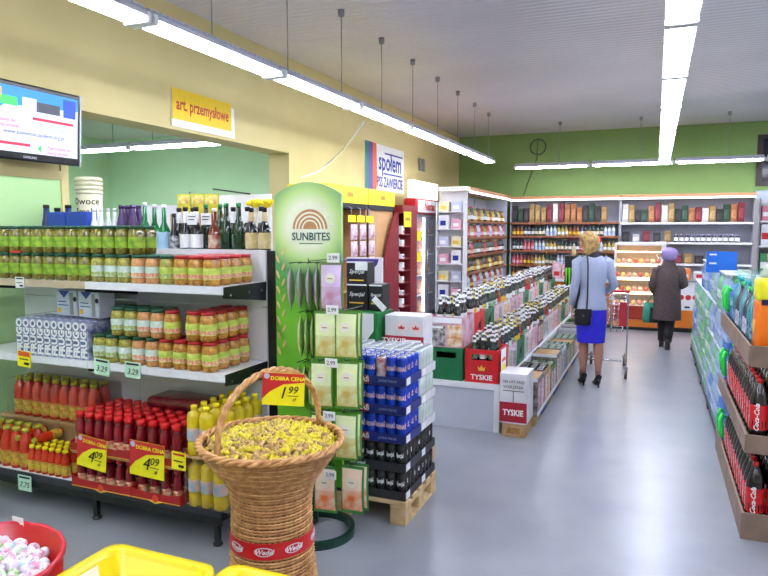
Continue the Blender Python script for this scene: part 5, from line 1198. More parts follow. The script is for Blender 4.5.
# glass door cooler
fy0, fy1 = ye + .06, on_x(437, 250, CX).y
t = thing('drink_cooler', 'glass door drink cooler with red logo header by the left wall', 'cooler', (CX, fy0, 0)); L = fy1 - fy0
CASE = mat('cooler_grey', (120, 124, 136), .4)
build(MB().box(-.55, -.52, 0, L, 0, 2.0), 'back_panel', WHITE, t)
for y in (0, L - .03): build(MB().box(-.519, 0, y, y + .03, 0, 2.0), 'side_panel', CASE, t)
build(MB().box(-.519, 0, .031, L - .031, 0, .25), 'base_panel', CASE, t)
hd_ = build(MB().rbox(-.18, .06, 0, L, 2.005, 2.26, .03, seg=2), 'logo_header', mat('logo_header_red', (196, 24, 34), .35), t)
build(MB().box(.0605, .064, .06, L - .06, 2.03, 2.235), 'header_swash', PAPER, hd_); text('Nestea', .19, mat('logo_header_red', (196, 24, 34)), hd_, (.066, L / 2, 2.13), PI / 2, bold=.006, shear=.2)
lb = build(MB().box(-.1, .0, .0, L, 2.27, 2.56), 'light_box', glow('light_box', (250, 248, 240), 1.1), t)
for z in (.6, .95, 1.3, 1.65): build(MB().box(-.519, -.06, .031, L - .031, z - .015, z), 'shelf_board', WHITE, t)
for k in range(2):
    a, b2 = .031 + k * (L - .062) / 2, .031 + (k + 1) * (L - .062) / 2
    d_ = build(MB().box(0.001, .03, a, a + .04, .26, 2.0).box(0.001, .03, b2 - .04, b2, .26, 2.0).box(.001, .03, a + .04, b2 - .04, .26, .3).box(.001, .03, a + .04, b2 - .04, 1.96, 2.0), 'door', CASE, t)
    build(MB().box(.012, .018, a + .04, b2 - .04, .3, 1.96), 'pane', clear('door_glass', (225, 235, 245), .08, .02), d_)
    build(MB().tube([(.05, b2 - .06, .9), (.05, b2 - .06, 1.4)], .01, 8), 'handle', CHROME, d_)
build(MB().tube([(-.04, L / 2, .3), (-.04, L / 2, 1.95)], .022, 8), 'inner_tube', glow('cooler_tube', (230, 240, 255), 9), t)
CB = bottle_kind('cold_bottle', 'bottle', .25, .035, .013, .55, mat('cold_drink', (200, 130, 50), .2, (160, 60, 40), scale=3), REDCAP, mat('cold_label', (230, 210, 120), .4, (210, 60, 70), scale=20), split=False, n=8)
for li, z in enumerate((.25, .6, .95, 1.3, 1.65)):
    for k in range(int((L - .12) / .085)): CB.put((CX - .12, fy0 + .08 + k * .085, z + .002), 0, 'soft drink bottle behind the cooler glass, %s shelf' % ordn[li], 'bottles in the cooler, shelf %d' % (li + 1))
for z in (1.55, 1.2): build(MB().box(.032, .034, .1, .3, z, z + .16), 'price_sticker', YELLOW, t)

# ================================================================ wine and spirits shelving
BROWN = mat('shelf_brown_edge', (150, 92, 60), .5); PANELG = mat('rack_grey', (186, 188, 200), .5)
def spirit(nm, h, r, mb, mc, ml, l=(.15, .4), sh=.55): return bottle_kind('spirit_bottle', 'bottle', h, r, .013, sh, mb, mc, ml, l, 8, .92, False)
def col(n, c): return mat('sp_' + n, c, .2)
SP = [(spirit('a', .29, .036, GLD, REDCAP, PAPER), 'dark wine bottle with white label'), (spirit('b', .28, .036, col('clear', (206, 216, 222)), col('capblue', (50, 80, 160)), mat('sp_lab_blue', (210, 220, 236), .5, (80, 110, 180), scale=20)), 'clear spirit bottle with pale label'),
      (spirit('c', .27, .038, col('amber', (124, 64, 18)), INK, GOLD), 'amber spirit bottle with gold label'), (spirit('d', .29, .036, GLDG, GOLD, mat('sp_lab_cream', (226, 210, 180), .5)), 'green wine bottle with cream label'),
      (spirit('e', .28, .037, col('rose', (190, 70, 80)), PAPER, mat('sp_lab_pink', (236, 200, 206), .5, (200, 70, 90), scale=20)), 'rose red bottle with pink label'), (spirit('f', .26, .037, col('yellow', (176, 156, 64)), col('capgreen', (40, 110, 60)), PAPER), 'yellow liqueur bottle with white label')]
GBX = [((30, 60, 40), 'green'), ((40, 36, 36), 'black'), ((150, 118, 66), 'gold'), ((210, 205, 196), 'silver'), ((116, 30, 40), 'red'), ((150, 92, 50), 'orange')]
def gift_kind(c, n, h=.3):
    k = Kind('gift_box', 'box', MB().rbox(-.05, .05, -.045, .045, 0, h, .003).mesh('gift_box', mat('gift_' + n, c, .35, tuple(int(v * .8) for v in c), scale=10)))
    k.part('front_print', MB().box(-.035, .035, -.0465, -.0452, h * .2, h * .7).mesh('front_print', mat('gift_print_' + n, tuple(min(255, v + 45) for v in c), .4, c, scale=30))); return k
GK = [(gift_kind(c, n), n) for c, n in GBX]
def shelf_run(name, label, p0, p1, depth, zs, ztop, normal, lip=BROWN, divs=2, light=True):
    """straight run of wall shelving from p0 to p1, facing `normal`"""
    p0, p1 = Vector((p0[0], p0[1], 0)), Vector((p1[0], p1[1], 0)); d = (p1 - p0); L = d.length; rz = math.atan2(d.y, d.x)
    t = thing(name, label, 'shelving', p0, rz)
    build(MB().box(0, L, depth - .02, depth, 0, ztop), 'back_panel', PANELG, t)
    for z in zs:
        s = build(MB().box(.0, L, 0.012, depth - .021, z - .02, z), 'shelf_board', PANELG, t)
        build(MB().box(0, L, 0, .0115, z - .035, z + .006), 'shelf_lip', lip, s)
    for k in range(divs + 1):
        x = L * k / divs; build(MB().box(max(0, x - .01), min(L, x + .01), -.001, .0, zs[0] - .02, ztop) if 0 else MB().box(max(0, x - .01), min(L, x + .01), depth - .06, depth - .021, zs[0] - .02, ztop), 'divider', PANELG, t)
    for x in (0, L - .015): build(MB().box(x, x + .015, .013, depth - .021, 0, ztop), 'end_panel', PANELG, t)
    c = build(MB().box(0, L, -.06, depth, ztop + .03, ztop + .09), 'cornice', mat('cornice_wood', (190, 130, 90), .5), t)
    if light: build(MB().box(0, L, -.055, -.01, ztop - .005, ztop + .029), 'strip_light', glow('strip_light', (250, 248, 255), 2.2), c)
    return t, rz, L
def fillrow(p0, rz, a, b, z, depth_off, kinds, label_tail, group, step=.08, divs=None, sc_=None):
    dv = [(b + .1) * k / divs for k in range(divs + 1)] if divs else []
    x = a; c, s = math.cos(rz), math.sin(rz); i = 0
    while x < b:
        if any(abs(x - v) < .05 for v in dv): x += .03; continue
        kd, nm = kinds[(i // 3) % len(kinds)]
        kd.put((p0[0] + c * x - s * depth_off, p0[1] + s * x + c * depth_off, z + .0006), rz, '%s %s' % (nm, label_tail), '%s: %s' % (group, nm), (1, 1, sc_) if sc_ else (1, 1, rnd(.86, .92)))
        x += step; i += 1
ZL = (.69, .97, 1.28, 1.6, 1.89, 2.18)
# along the left wall, facing the aisle (+x): run goes in +y so that its front is on the right
WX1 = -3.02
t, rzL, LL = shelf_run('wine_shelf', 'wine shelving along the left wall with brown edges', (WX1, 11.15), (WX1, 14.42), .5, (.3,) + ZL[:5], 2.38, None, divs=3)
# front faces -y in local space; rotated by +90 deg local -y becomes +x
for li, z in enumerate((.3,) + ZL[:5]):
    fillrow((WX1, 11.15), rzL, .12, LL - .12, z, .07, [SP[(li + k) % 6] for k in (0, 1, 0, 3)], 'on the left wall shelving, %s shelf' % ordn[li], 'left wall shelf %d' % (li + 1))
# end rack facing the camera
E0, E1 = -3.53, -3.03
t = thing('end_shelf', 'narrow white end shelf with boxes facing the entrance', 'shelving', (E0, 11.1, 0)); Lw = E1 - E0
build(MB().box(0, Lw, .0, .02, 0, 2.4), 'back_panel', WHITE, t)
for s in (0, Lw - .015): build(MB().box(s, s + .015, -.2, -.001, .3, 2.2), 'side_panel', WHITE, t)
zse = (.55, .85, 1.15, 1.45, 1.75, 2.05)
for z in zse: build(MB().box(.016, Lw - .016, -.2, -.001, z - .015, z), 'shelf_board', WHITE, t)
build(MB().box(0, Lw + .05, -.22, .02, 2.4, 2.47), 'perforated_crown', mat('crown_white', (236, 236, 232), .5), t)
for k in range(6): build(MB().tube([(.05 + k * .085, -.2215, 2.435), (.05 + k * .085, -.2202, 2.435)], .014, 8), 'crown_hole', GREY, t)
bc = [((240, 240, 244), 'white'), ((232, 224, 186), 'cream'), ((226, 170, 190), 'pink'), ((196, 202, 224), 'blue')]
for li, z in enumerate(zse):
    for k in range(2):
        c, n = bc[(li + k * 2) % 4]; h_ = .24 if n == 'white' else .17
        t2 = thing('goods_box', '%s box on the narrow end shelf, %s shelf, %s' % (n, ordn[li], ['left', 'right'][k]), 'box', (E0 + .13 + k * .23, 11.1 - .1, z + .0005))
        build(MB().rbox(-.09, .09, -.07, .07, 0, h_, .004), 'box_body', mat('endbox_' + n, c, .4), t2); build(MB().box(-.06, .04, -.0715, -.0702, h_ * .25, h_ * .6), 'front_print', [BLUEINK, GOLD, PAPER, PAPER][(li + k * 2) % 4], t2)
# back wall, wine part
BXS = on_y(620, 215, 14.5).x
t, rzB, LB = shelf_run('wine_shelf', 'wine shelving on the back wall with brown edges', (-2.98, 14.5), (BXS, 14.5), .45, (.3,) + ZL[:5], 2.36, None, divs=2)
for li, z in enumerate((.3,) + ZL[:4]):
    fillrow((-2.98, 14.5), 0, .08, LB - .06, z, .08, [SP[(li * 2 + k) % 6] for k in (0, 4, 1, 5, 3)], 'on the back wall wine shelving, %s shelf' % ordn[li], 'back wine shelf %d' % (li + 1))
for k in range(int((LB - .25) / .125)):
    kd, n = GK[(k // 2 + (k % 3 == 0)) % 6]
    kd.put((-2.98 + .09 + k * .125, 14.6, ZL[4] + .0006), 0, '%s gift box on the top back shelf, place %s' % (n, ordn[k] if k < 14 else 'further right %d' % (k - 13)), 'gift boxes on the top back shelf', (1.08, 1, rnd(1.0, 1.4)))
# back wall, right part with white metal shelves
BX1 = on_y(755, 215, 14.5).x
t, rzR, LR = shelf_run('wall_shelf', 'white wall shelving with boxes and jars over the counters', (BXS + .01, 14.5), (BX1, 14.5), .45, (1.05, 1.48, 1.88), 2.36, None, lip=WHITE, divs=2)
for k in range(int((LR - .15) / .125)):
    kd, n = GK[(k * 5 + 3) % 6]
    kd.put((BXS + .1 + k * .125, 14.62, 1.8806), 0, '%s box on the top white shelf over the counters, place %s' % (n, ordn[k] if k < 14 else 'further right %d' % (k - 13)), 'boxes on the top white shelf', (1.15, 1, rnd(.85, 1.35)))
build(MB().tube([(BXS + .03, 14.53, 1.99), (BX1 - .03, 14.53, 1.99)], .005, 6), 'guard_rail', CHROME, t) if 0 else None
JAR2 = Kind('coffee_jar', 'jar', MB().lathe([(.04, 0), (.042, .01), (.042, .12), (.034, .14)], 10).mesh('coffee_jar', mat('coffee', (60, 50, 60), .2))).part('lid', MB().lathe([(.036, .14), (.036, .165)], 10).mesh('lid', mat('lilac_lid', (150, 140, 170), .4))).part('paper_label', MB().lathe([(.0425, .03), (.0425, .1)], 10, cap=False).mesh('paper_label', PAPER))
nj = int((LR - .15) / .1)
for k in range(nj):
    x = BXS + .08 + k * .1
    if k > nj * .42: JAR2.put((x, 14.6, 1.4806), 0, 'dark coffee jar with white label on the middle white shelf', 'coffee jars on the middle white shelf')
    elif k % 2 == 0:
        kd, n = GK[[1, 3, 4, 1, 2][(k // 2) % 5]]; kd.put((x + .04, 14.6, 1.4806), 0, '%s packet on the middle white shelf, place %s' % (n, ordn[k // 2]), 'packets on the middle white shelf', (1.3, 1, rnd(.5, .8)))
for k in range(int((LR - .15) / .2)):
    kd, n = GK[[2, 1, 3, 1, 5, 4][k % 6]]; kd.put((BXS + .12 + k * .2, 14.62, 1.0506), 0, '%s packet low on the white shelving, place %s' % (n, ordn[k]), 'packets on the low white shelf', (1.6, 1, rnd(.4, .7)))
for k in range(int((LR - .3) / .22)):
    pass
bl = on_y(632, 226, 14.55)
build(MB().ball((0, 0, 0), (.09, .03, .09), 12, 8), 'red_heart_box', mat('heart_red', (196, 20, 30), .3), loc=(on_y(597, 240, 14.4).x, 14.44, on_y(597, 240, 14.4).z), label='glossy red round gift hanging before the wine shelving', cat='gift')
# ================================================================ counters
CY = 12.1
ORNG = mat('orange_counter', (214, 120, 30), .35, (200, 108, 26), scale=3); RUST = mat('rust_panel', (160, 46, 22), .35, (150, 40, 20), scale=3)
d0, d1 = on_y(612, 300, CY).x, on_y(661, 300, CY).x
t = thing('deli_case', 'lit open deli case with food shelves and rust red base', 'deli case', (d0, CY, 0)); Ld = d1 - d0
build(MB().box(0, Ld, .02, .85, .06, .42), 'base_body', RUST, t)
build(MB().box(0, Ld, 0, .019, .2, .42), 'front_panel', RUST, t)
build(MB().prism([(0, .06), (Ld, .06), (Ld, .12), (Ld * .85, .17), (Ld * .5, .19), (Ld * .15, .17), (0, .12)], 'y', -.02, .019), 'orange_wave', ORNG, t)
build(MB().box(0, Ld, .03, .8, 0, .059), 'plinth', BLACK, t)
build(MB().box(0, Ld, .8, .85, .42, 1.46), 'back_panel', mat('deli_back', (206, 178, 140), .5), t)
for x in (0, Ld - .02): build(MB().prism([(.02, .42), (.8, .42), (.8, 1.46), (.35, 1.46), (.1, .8)], 'x', x, x + .02), 'side_panel', WHITE, t)
build(MB().box(0, Ld, .3, .85, 1.461, 1.5), 'top_panel', WHITE, t)
DELI = [('pink', (232, 150, 140)), ('cream', (236, 220, 180)), ('red', (196, 60, 50)), ('yellow', (236, 206, 110))]
for li, (z, y0) in enumerate(((.425, .04), (.66, .16), (.9, .24), (1.14, .32))):
    s = build(MB().box(.021, Ld - .021, y0, .79, z - .012 if li else z - .004, z), 'food_shelf', WHITE, t)
    build(MB().box(.021, Ld - .021, y0 + .02, y0 + .05, z + .2, z + .215), 'shelf_light', glow('warm_strip', (255, 226, 180), 10), s)
    for k in range(8):
        for j in range(2):
            n_, c = DELI[(li + k + j) % 4]
            o = build(MB().ball((0, 0, .04), (.045, .06, .04), 9, 5), 'sausage_tray' if li == 0 else 'deli_dish', mat('deli_' + n_, c, .4, tuple(int(v * .75) for v in c), scale=40), loc=(d0 + .06 + k * (Ld - .12) / 7, CY + y0 + .1 + j * .14, z + .001), label='%s deli portion on the lit case, %s shelf, %s' % (n_, ['lowest', 'second', 'third', 'top'][li], ['front row', 'rear row'][j]), cat='food', group='deli portions, %s, shelf %d row %d' % (n_, li + 1, j + 1))
build(MB().box(.03, .06, 0, 0, 0, 0) if 0 else MB().prism([(.021, .43), (.1, .8), (.35, 1.455), (.356, 1.455), (.106, .8), (.027, .43)], 'x', .021, Ld - .021), 'glass_front', clear('deli_glass', (240, 240, 235), .05, .02), t)
# counter to the right
c0, c1 = d1 + .02, 1.62
t = thing('shop_counter', 'orange shop counter with white band of red dots under the shelving', 'counter', (c0, CY, 0)); Lc = c1 - c0
build(MB().box(0, Lc, 0, .7, .08, .38), 'counter_body', ORNG, t); build(MB().box(0, Lc, .05, .65, 0, .079), 'plinth', BLACK, t)
build(MB().box(0, Lc, .005, .7, .381, .86), 'white_band', WHITE, t)
for k in range(int(Lc / .11)): build(MB().lathe([(.045, 0), (.045, .003)], 14).xf(Matrix.Translation((.07 + k * .11, .0045, .6)) @ Matrix.Rotation(PI / 2, 4, 'X')), 'red_dot', REDINK, t)
for k in range(int(Lc / .16)): build(MB().box(.03 + k * .16, .11 + k * .16, .002, .0045, .42, .45), 'text_mark', INK, t)
build(MB().box(-.01, Lc, -.02, .72, .861, .885), 'worktop', GREY, t)
for k, (n_, c) in enumerate((('pink', (226, 130, 150)), ('orange', (236, 130, 50)), ('white', (235, 235, 240)), ('blue', (150, 180, 220)), ('orange', (232, 120, 50)), ('cream', (230, 215, 180)))):
    x = c0 + .12 + k * (Lc - .25) / 5.5
    t2 = thing('counter_pack', '%s packet on the worktop of the orange counter, %s from the deli case' % (n_, ordn[k]), 'packet', (x, CY + .15, .8855))
    build(MB().rbox(-.09, .09, 0, .15, 0, .14 + .05 * (k % 2), .01), 'packet_body', mat('cpack_' + n_, c, .4), t2); build(MB().box(-.05, .05, -.0015, -.0003, .04, .1), 'front_print', PAPER if n_ != 'white' else REDINK, t2)
pm_ = on_y(652, 255, CY + .2)
build(MB().rbox(d1 - .13, d1 + .06, CY + .86, CY + .9, 1.0, 1.52, .01), 'white_notice', PAPER, label='white notice board at the end of the deli case', cat='notice')
# counter to the left
l0 = on_y(548, 300, CY).x
t = thing('shop_counter', 'plain orange counter left of the deli case', 'counter', (l0, CY + .1, 0)); Lc = d0 - .02 - l0
build(MB().box(0, Lc, 0, .6, .06, .8), 'counter_body', ORNG, t); build(MB().box(0, Lc, .05, .55, 0, .059), 'plinth', BLACK, t); build(MB().box(-.02, Lc, -.02, .62, .801, .83), 'worktop', WHITE, t)
# pink and red boxes stacked on the left counter end
for k in range(5):
    t2 = thing('sweet_box', 'pink printed box on the orange counter, %s from the left' % ordn[k], 'box', (l0 + .1 + k * .17, CY + .3, .8305))
    build(MB().rbox(-.075, .075, 0, .15, 0, .3 - .03 * (k % 2), .004), 'box_body', mat('pinkbox', (216, 150, 170), .4, (236, 210, 216), scale=14), t2); build(MB().box(-.05, .05, -.0015, -.0003, .06, .14), 'front_print', REDINK, t2)
# black energy drink stand
mz = on_y(575, 256, 10.9).z; mx0, mx1 = on_y(564, 290, 11.4).x, on_y(583, 290, 11.4).x
mz = on_y(575, 256, 11.4).z
t = thing('energy_drink_stand', 'tall black drink stand with a green claw mark behind the woman', 'display stand', ((mx0 + mx1) / 2, 11.4, 0)); hw = (mx1 - mx0) / 2
build(MB().rbox(-hw, hw, 0, .4, .0, mz, .006), 'stand_body', mat('stand_black', (18, 18, 20), .4), t)
for k, dx in enumerate((-.05, .0, .05)):
    build(MB().prism([(dx - .015, mz - .2), (dx + .02, mz - .2), (dx + .012, mz - .42 - .08 * (k == 1)), (dx, mz - .5 - .06 * (k == 1)), (dx - .004, mz - .4)], 'y', -.003, -.0005), 'claw_mark', glow('claw_green', (120, 230, 40), .0) if 0 else mat('claw_green', (120, 230, 40), .4), t, loc=(-hw * .5, 0, 0))
t2 = thing('cream_bottle', 'cream coloured bottle standing on top of the black drink stand', 'bottle', ((mx0 + mx1) / 2 - .02, 11.5, mz))
build(MB().lathe([(.03, 0), (.034, .01), (.034, .1), (.014, .15), (.014, .18)], 10), 'bottle_body', mat('cream_glass', (226, 200, 150), .3), t2); build(MB().lathe([(.016, .18), (.016, .2)], 8), 'cap', PAPER, t2)
# ================================================================ people
def skin_body(joints, edges, name, m, parent, root):
    """one continuous body surface: joints {name: (co, rx, ry)}, grown with Skin + Subdivision"""
    names = list(joints); idx = {n: i for i, n in enumerate(names)}
    me = bpy.data.meshes.new(name + '_skeleton'); me.from_pydata([joints[n][0] for n in names], [(idx[a], idx[b]) for a, b in edges], [])
    o = bpy.data.objects.new(name, me); COL.objects.link(o)
    o.modifiers.new('skin', 'SKIN'); sv = me.skin_vertices[0].data
    for i, n in enumerate(names):
        j = joints[n]; sv[i].radius = (j[1], j[2] if len(j) > 2 else j[1]); sv[i].use_root = (n == root)
    sb = o.modifiers.new('sub', 'SUBSURF'); sb.levels = 2; sb.render_levels = 2
    ev = bpy.data.meshes.new_from_object(o.evaluated_get(bpy.context.evaluated_depsgraph_get()))
    bpy.data.objects.remove(o); bpy.data.meshes.remove(me)
    ev.materials.clear(); ev.materials.append(m)
    for p in ev.polygons: p.use_smooth = True
    return link(name, ev, parent)
def hand(J, E, pre, wrist, d, side, palm_n, curl=.35):
    """palm, four fingers and a thumb; d: finger direction, side: towards the thumb"""
    w_ = Vector(wrist); d = Vector(d).normalized(); side = Vector(side).normalized(); n = Vector(palm_n).normalized()
    J[pre + 'palm'] = (tuple(w_ + d * .05), .026, .016); E.append((pre + 'wrist', pre + 'palm'))
    for k, (o, L) in enumerate(((.024, .07), (.008, .08), (-.008, .075), (-.024, .058))):
        b = w_ + d * .088 + side * o; m_ = b + d * L * .5 + n * L * curl * .3; e = m_ + d * L * .4 + n * L * curl
        for s, p in (('a', b), ('b', m_), ('c', e)): J['%sf%d%s' % (pre, k, s)] = (tuple(p), .0085 if s != 'c' else .0065)
        E += [(pre + 'palm', '%sf%da' % (pre, k)), ('%sf%da' % (pre, k), '%sf%db' % (pre, k)), ('%sf%db' % (pre, k), '%sf%dc' % (pre, k))]
    b = w_ + d * .035 + side * .03; e = b + d * .035 + side * .022 + n * .012
    J[pre + 'ta'] = (tuple(b), .011); J[pre + 'tb'] = (tuple(e), .009); J[pre + 'tc'] = (tuple(e + d * .022 + n * .01), .007)
    E += [(pre + 'palm', pre + 'ta'), (pre + 'ta', pre + 'tb'), (pre + 'tb', pre + 'tc')]
def rings(spec, n=20):
    return [[(cx + rx * math.cos(2 * PI * k / n), cy + ry * math.sin(2 * PI * k / n), z) for k in range(n)] for z, rx, ry, cx, cy in spec]
def head_parts(t, c, fwd, hc_skin):
    """eyes and mouth on a face looking along fwd; c = head centre"""
    f = Vector(fwd).normalized(); s = f.cross(Vector((0, 0, 1))).normalized(); u = s.cross(f)
    for k in (-1, 1):
        p = Vector(c) + f * .088 + s * .03 * k + u * .012
        e = build(MB().ball(p, .011, 8, 6), 'eye', mat('eye_white', (235, 232, 228), .3), t); build(MB().ball(p + f * .008, .005, 7, 5), 'iris', mat('iris_dark', (60, 50, 46), .3), e)
        build(MB().ball(Vector(c) + s * .075 * k - f * .005, (.012, .018, .028), 8, 6), 'ear', hc_skin, t)
    build(MB().ball(Vector(c) + f * .088 - u * .045, (.016, .016, .006), 8, 5), 'mouth', mat('lips', (180, 90, 86), .4), t)
def shoe(t, x, y, z, rz, m, heel, sc_=1):
    """pump or ankle shoe, toe along +y"""
    q = MB(); hz = .075 if heel else .02
    sp = [(-.075, .03, hz + .005, hz + .055), (-.03, .031, hz * .7 + .002, hz + .035), (.03, .036, .004, .05 if heel else .075), (.09, .038, .0, .04), (.13, .028, .0, .03), (.15, .008, .004, .018)]
    R_ = [[(w_ * math.cos(a), yy, (z0 + z1) / 2 + (z1 - z0) / 2 * math.sin(a)) for a in [2 * PI * k / 10 for k in range(10)]] for yy, w_, z0, z1 in sp]
    q.loft(R_)
    if heel: q.loft([[(r_ * math.cos(a), -.065 + r_ * math.sin(a), zz) for a in [2 * PI * k / 8 for k in range(8)]] for zz, r_ in ((0, .008), (.04, .009), (.085, .02))])
    else: q.lathe([(.036, 0), (.04, .1), (.044, .16)], 12, cy=-.04)
    return build(q, 'shoe', m, t, loc=(x, y, z), rot=(0, 0, rz), scale=(sc_ * 1.12, sc_, sc_))
# ---------------------------------------------------------------- woman in the grey jacket
WPX, WPY = -.635, 7.62
W = thing('person', 'woman in a pale grey jacket and blue skirt at the beer island, from behind', 'person', (WPX, WPY, 0), .25); W.scale = (.9, 1, 1)
STOCK = mat('stocking_skin', (176, 124, 104), .5)
J = {'pelvis': ((0, 0, .96), .13, .1), 'belly': ((0, 0, 1.1), .115, .085), 'chest': ((0, -.005, 1.3), .135, .09), 'neck0': ((0, .0, 1.43), .06, .055), 'neck': ((-.02, .02, 1.5), .045), 'jaw': ((-.06, .045, 1.555), .06), 'skull': ((-.055, .035, 1.62), .078), 'crown': ((-.048, .025, 1.675), .05)}
E_ = [('pelvis', 'belly'), ('belly', 'chest'), ('chest', 'neck0'), ('neck0', 'neck'), ('neck', 'jaw'), ('jaw', 'skull'), ('skull', 'crown')]
FW = Vector((-.97, .1, -.15)).normalized()
J['nose'] = (tuple(Vector((-.06, .045, 1.585)) + FW * .1), .012); E_.append(('jaw', 'nose'))
for s, n, lean in ((-1, 'L', 0), (1, 'R', 0)):
    oy = .03 if s < 0 else -.06
    J[n + 'hip'] = ((s * .085, 0, .9), .085); J[n + 'thigh'] = ((s * .085, oy * .4, .7), .075); J[n + 'knee'] = ((s * .082, oy * .7 + .01, .5), .052); J[n + 'calf'] = ((s * .082, oy * .9 - .02, .36), .052); J[n + 'ankle'] = ((s * .08, oy - .03, .13), .03); J[n + 'heel'] = ((s * .08, oy - .04, .1), .026); J[n + 'ball'] = ((s * .08, oy + .06, .04), .026)
    E_ += [('pelvis', n + 'hip'), (n + 'hip', n + 'thigh'), (n + 'thigh', n + 'knee'), (n + 'knee', n + 'calf'), (n + 'calf', n + 'ankle'), (n + 'ankle', n + 'heel'), (n + 'ankle', n + 'ball')]
sh = {'L': [(-.165, 0, 1.385), (-.215, -.03, 1.12), (-.235, .03, .9)], 'R': [(.165, 0, 1.385), (.255, -.04, 1.13), (.2, .2, 1.04)]}
for n in 'LR':
    for k, r_ in zip(('shoulder', 'elbow', 'wrist'), (.05, .038, .025)): J[n + k] = (sh[n][('shoulder', 'elbow', 'wrist').index(k)], r_)
    E_ += [('chest', n + 'shoulder'), (n + 'shoulder', n + 'elbow'), (n + 'elbow', n + 'wrist')]
hand(J, E_, 'L', sh['L'][2], (0, .12, -1), (.2, 1, .1), (1, .1, 0)); hand(J, E_, 'R', sh['R'][2], (-.1, 1, -.15), (-1, 0, .1), (0, -.1, -1), .6)
skin_body(J, E_, 'body', SKIN, W, 'pelvis')
head_parts(W, (-.06, .042, 1.6), FW, SKIN)
for s, oy in ((-1, .03), (1, -.06)):      # stockings
    build(MB().tube([(s * .084, oy * .4, .72), (s * .082, oy * .7 + .01, .5), (s * .082, oy * .9 - .022, .37), (s * .081, oy - .026, .2), (s * .08, oy - .03, .12)], [.082, .06, .06, .04, .034], 12), 'stocking', STOCK, W)
    shoe(W, s * .08, oy - .01, .0, .0, mat('black_patent', (16, 14, 18), .2), True, 1.15)
JK = mat('grey_jacket', (172, 180, 204), .7, (156, 164, 190), scale=120, bump=.1, bscale=200); JB_ = mat('black_panel', (24, 22, 34), .7)
q = MB(); spec = [(.86, .188, .135, 0, 0), (.93, .18, .132, 0, 0), (1.03, .152, .112, 0, 0), (1.12, .152, .11, 0, 0), (1.22, .172, .118, 0, -.002), (1.32, .19, .122, 0, -.004), (1.39, .192, .105, 0, -.004), (1.435, .14, .085, 0, 0), (1.465, .075, .068, 0, .004)]
R_ = rings(spec, 24); q.loft(R_, 0, False)
for i in range(len(q.f)):
    k = i % 24; zrow = i // 24
    if k in (0, 23, 11, 12, 10) and zrow < 5: q.m[i] = 1
for n in 'LR':
    a, b, c = [Vector(v) for v in sh[n]]; s = -1 if n == 'L' else 1
    q.tube([a + Vector((-s * .04, 0, .01)), a + Vector((s * .02, 0, -.015)), a.lerp(b, .5), b, b.lerp(c, .5), b.lerp(c, .97)], [.07, .074, .06, .054, .047, .04], 14, m=0)
build(q, 'jacket', [JK, JB_], W)
build(MB().loft(rings([(1.43, .1, .085, 0, .0), (1.47, .088, .08, 0, .0), (1.5, .07, .07, 0, .005), (1.51, .062, .062, 0, .008)], 18), 0, False), 'collar', JB_, W)
build(MB().loft(rings([(.49, .168, .125, 0, 0), (.6, .176, .132, 0, 0), (.75, .182, .138, 0, 0), (.88, .178, .13, 0, 0), (.97, .15, .112, 0, 0)], 24), 0, False), 'skirt', mat('blue_skirt', (44, 34, 206), .6, (40, 30, 196), scale=8), W)
HAIR = mat('blonde_hair', (206, 170, 104), .45, (150, 112, 60), scale=24, bump=.5, bscale=60)
q = MB(); N_ = 28; R_ = []
for i, (z, r_) in enumerate(((1.475, .09), (1.51, .108), (1.555, .122), (1.6, .126), (1.645, .12), (1.69, .1), (1.718, .065), (1.73, .01))):
    ring_ = []
    for k in range(N_):
        a = 2 * PI * k / N_; v = Vector((math.cos(a), math.sin(a), 0)); face = max(0, v.dot(Vector((FW.x, FW.y, 0)).normalized()))
        rr = r_ * (1 + .035 * math.sin(k * 5.3 + i)); 
        if face > .55 and z < 1.64: rr *= .62
        ring_.append((-.048 + v.x * rr, .03 + v.y * rr * 1.05, z - .012 * math.sin(k * 3.7) * (i == 0)))
    R_.append(ring_)
build(q.loft(R_), 'hair', HAIR, W)
# shoulder bag, a thing of its own
t = thing('shoulder_bag', 'small black shoulder bag at the left hip of the woman in blue', 'bag', (WPX, WPY, -.05), .25)
q = MB(); q.rbox(-.21, -.03, -.205, -.145, .745, .93, .025, seg=2)
build(q, 'bag_body', mat('black_leather', (26, 24, 30), .35), t)
build(MB().rbox(-.21, -.03, -.206, -.201, .84, .93, .003), 'bag_flap', mat('black_leather', (26, 24, 30), .35), t)
build(MB().box(-.13, -.11, -.21, -.2065, .85, .865), 'clasp', CHROME, t)
build(MB().tube([(-.08, -.17, .92), (-.075, -.165, 1.08), (-.075, -.16, 1.28), (-.075, -.15, 1.4), (-.075, -.11, 1.475), (-.075, -.04, 1.515), (-.075, .02, 1.51)], .009, 6), 'strap', mat('black_leather', (26, 24, 30), .35), t)
# ---------------------------------------------------------------- shopping trolley
TXc, TYc = -.52, 8.02
t = thing('shopping_trolley', 'wire shopping trolley pushed by the woman in blue', 'trolley', (TXc, TYc, 0))
q = MB()
def cage(f):      # f 0..1 along depth
    return .25 - .05 * f, .55 + .06 * f
for k in range(9):
    f = k / 8; hw_, zb2 = cage(f); y = .05 + .8 * f
    q.tube([(-hw_, y, .95), (-hw_ * .8, y, zb2), (hw_ * .8, y, zb2), (hw_, y, .95)], .0035, 5)
for k in range(7):
    z = .58 + k * .06; q.tube([(-.25 * (.8 + .2 * k / 6), .05, z), (-.2 * (.8 + .2 * k / 6), .85, min(.95, z + .03)), (.2 * (.8 + .2 * k / 6), .85, min(.95, z + .03)), (.25 * (.8 + .2 * k / 6), .05, z)], .0035, 5)
for k in range(7):
    x = -.2 + .4 * k / 6; q.tube([(x, .05, .555), (x * .8, .85, .61), (x, .85, .95)], .0035, 5); q.tube([(x, .05, .555), (x * 1.2, .05, .95)], .0035, 5)
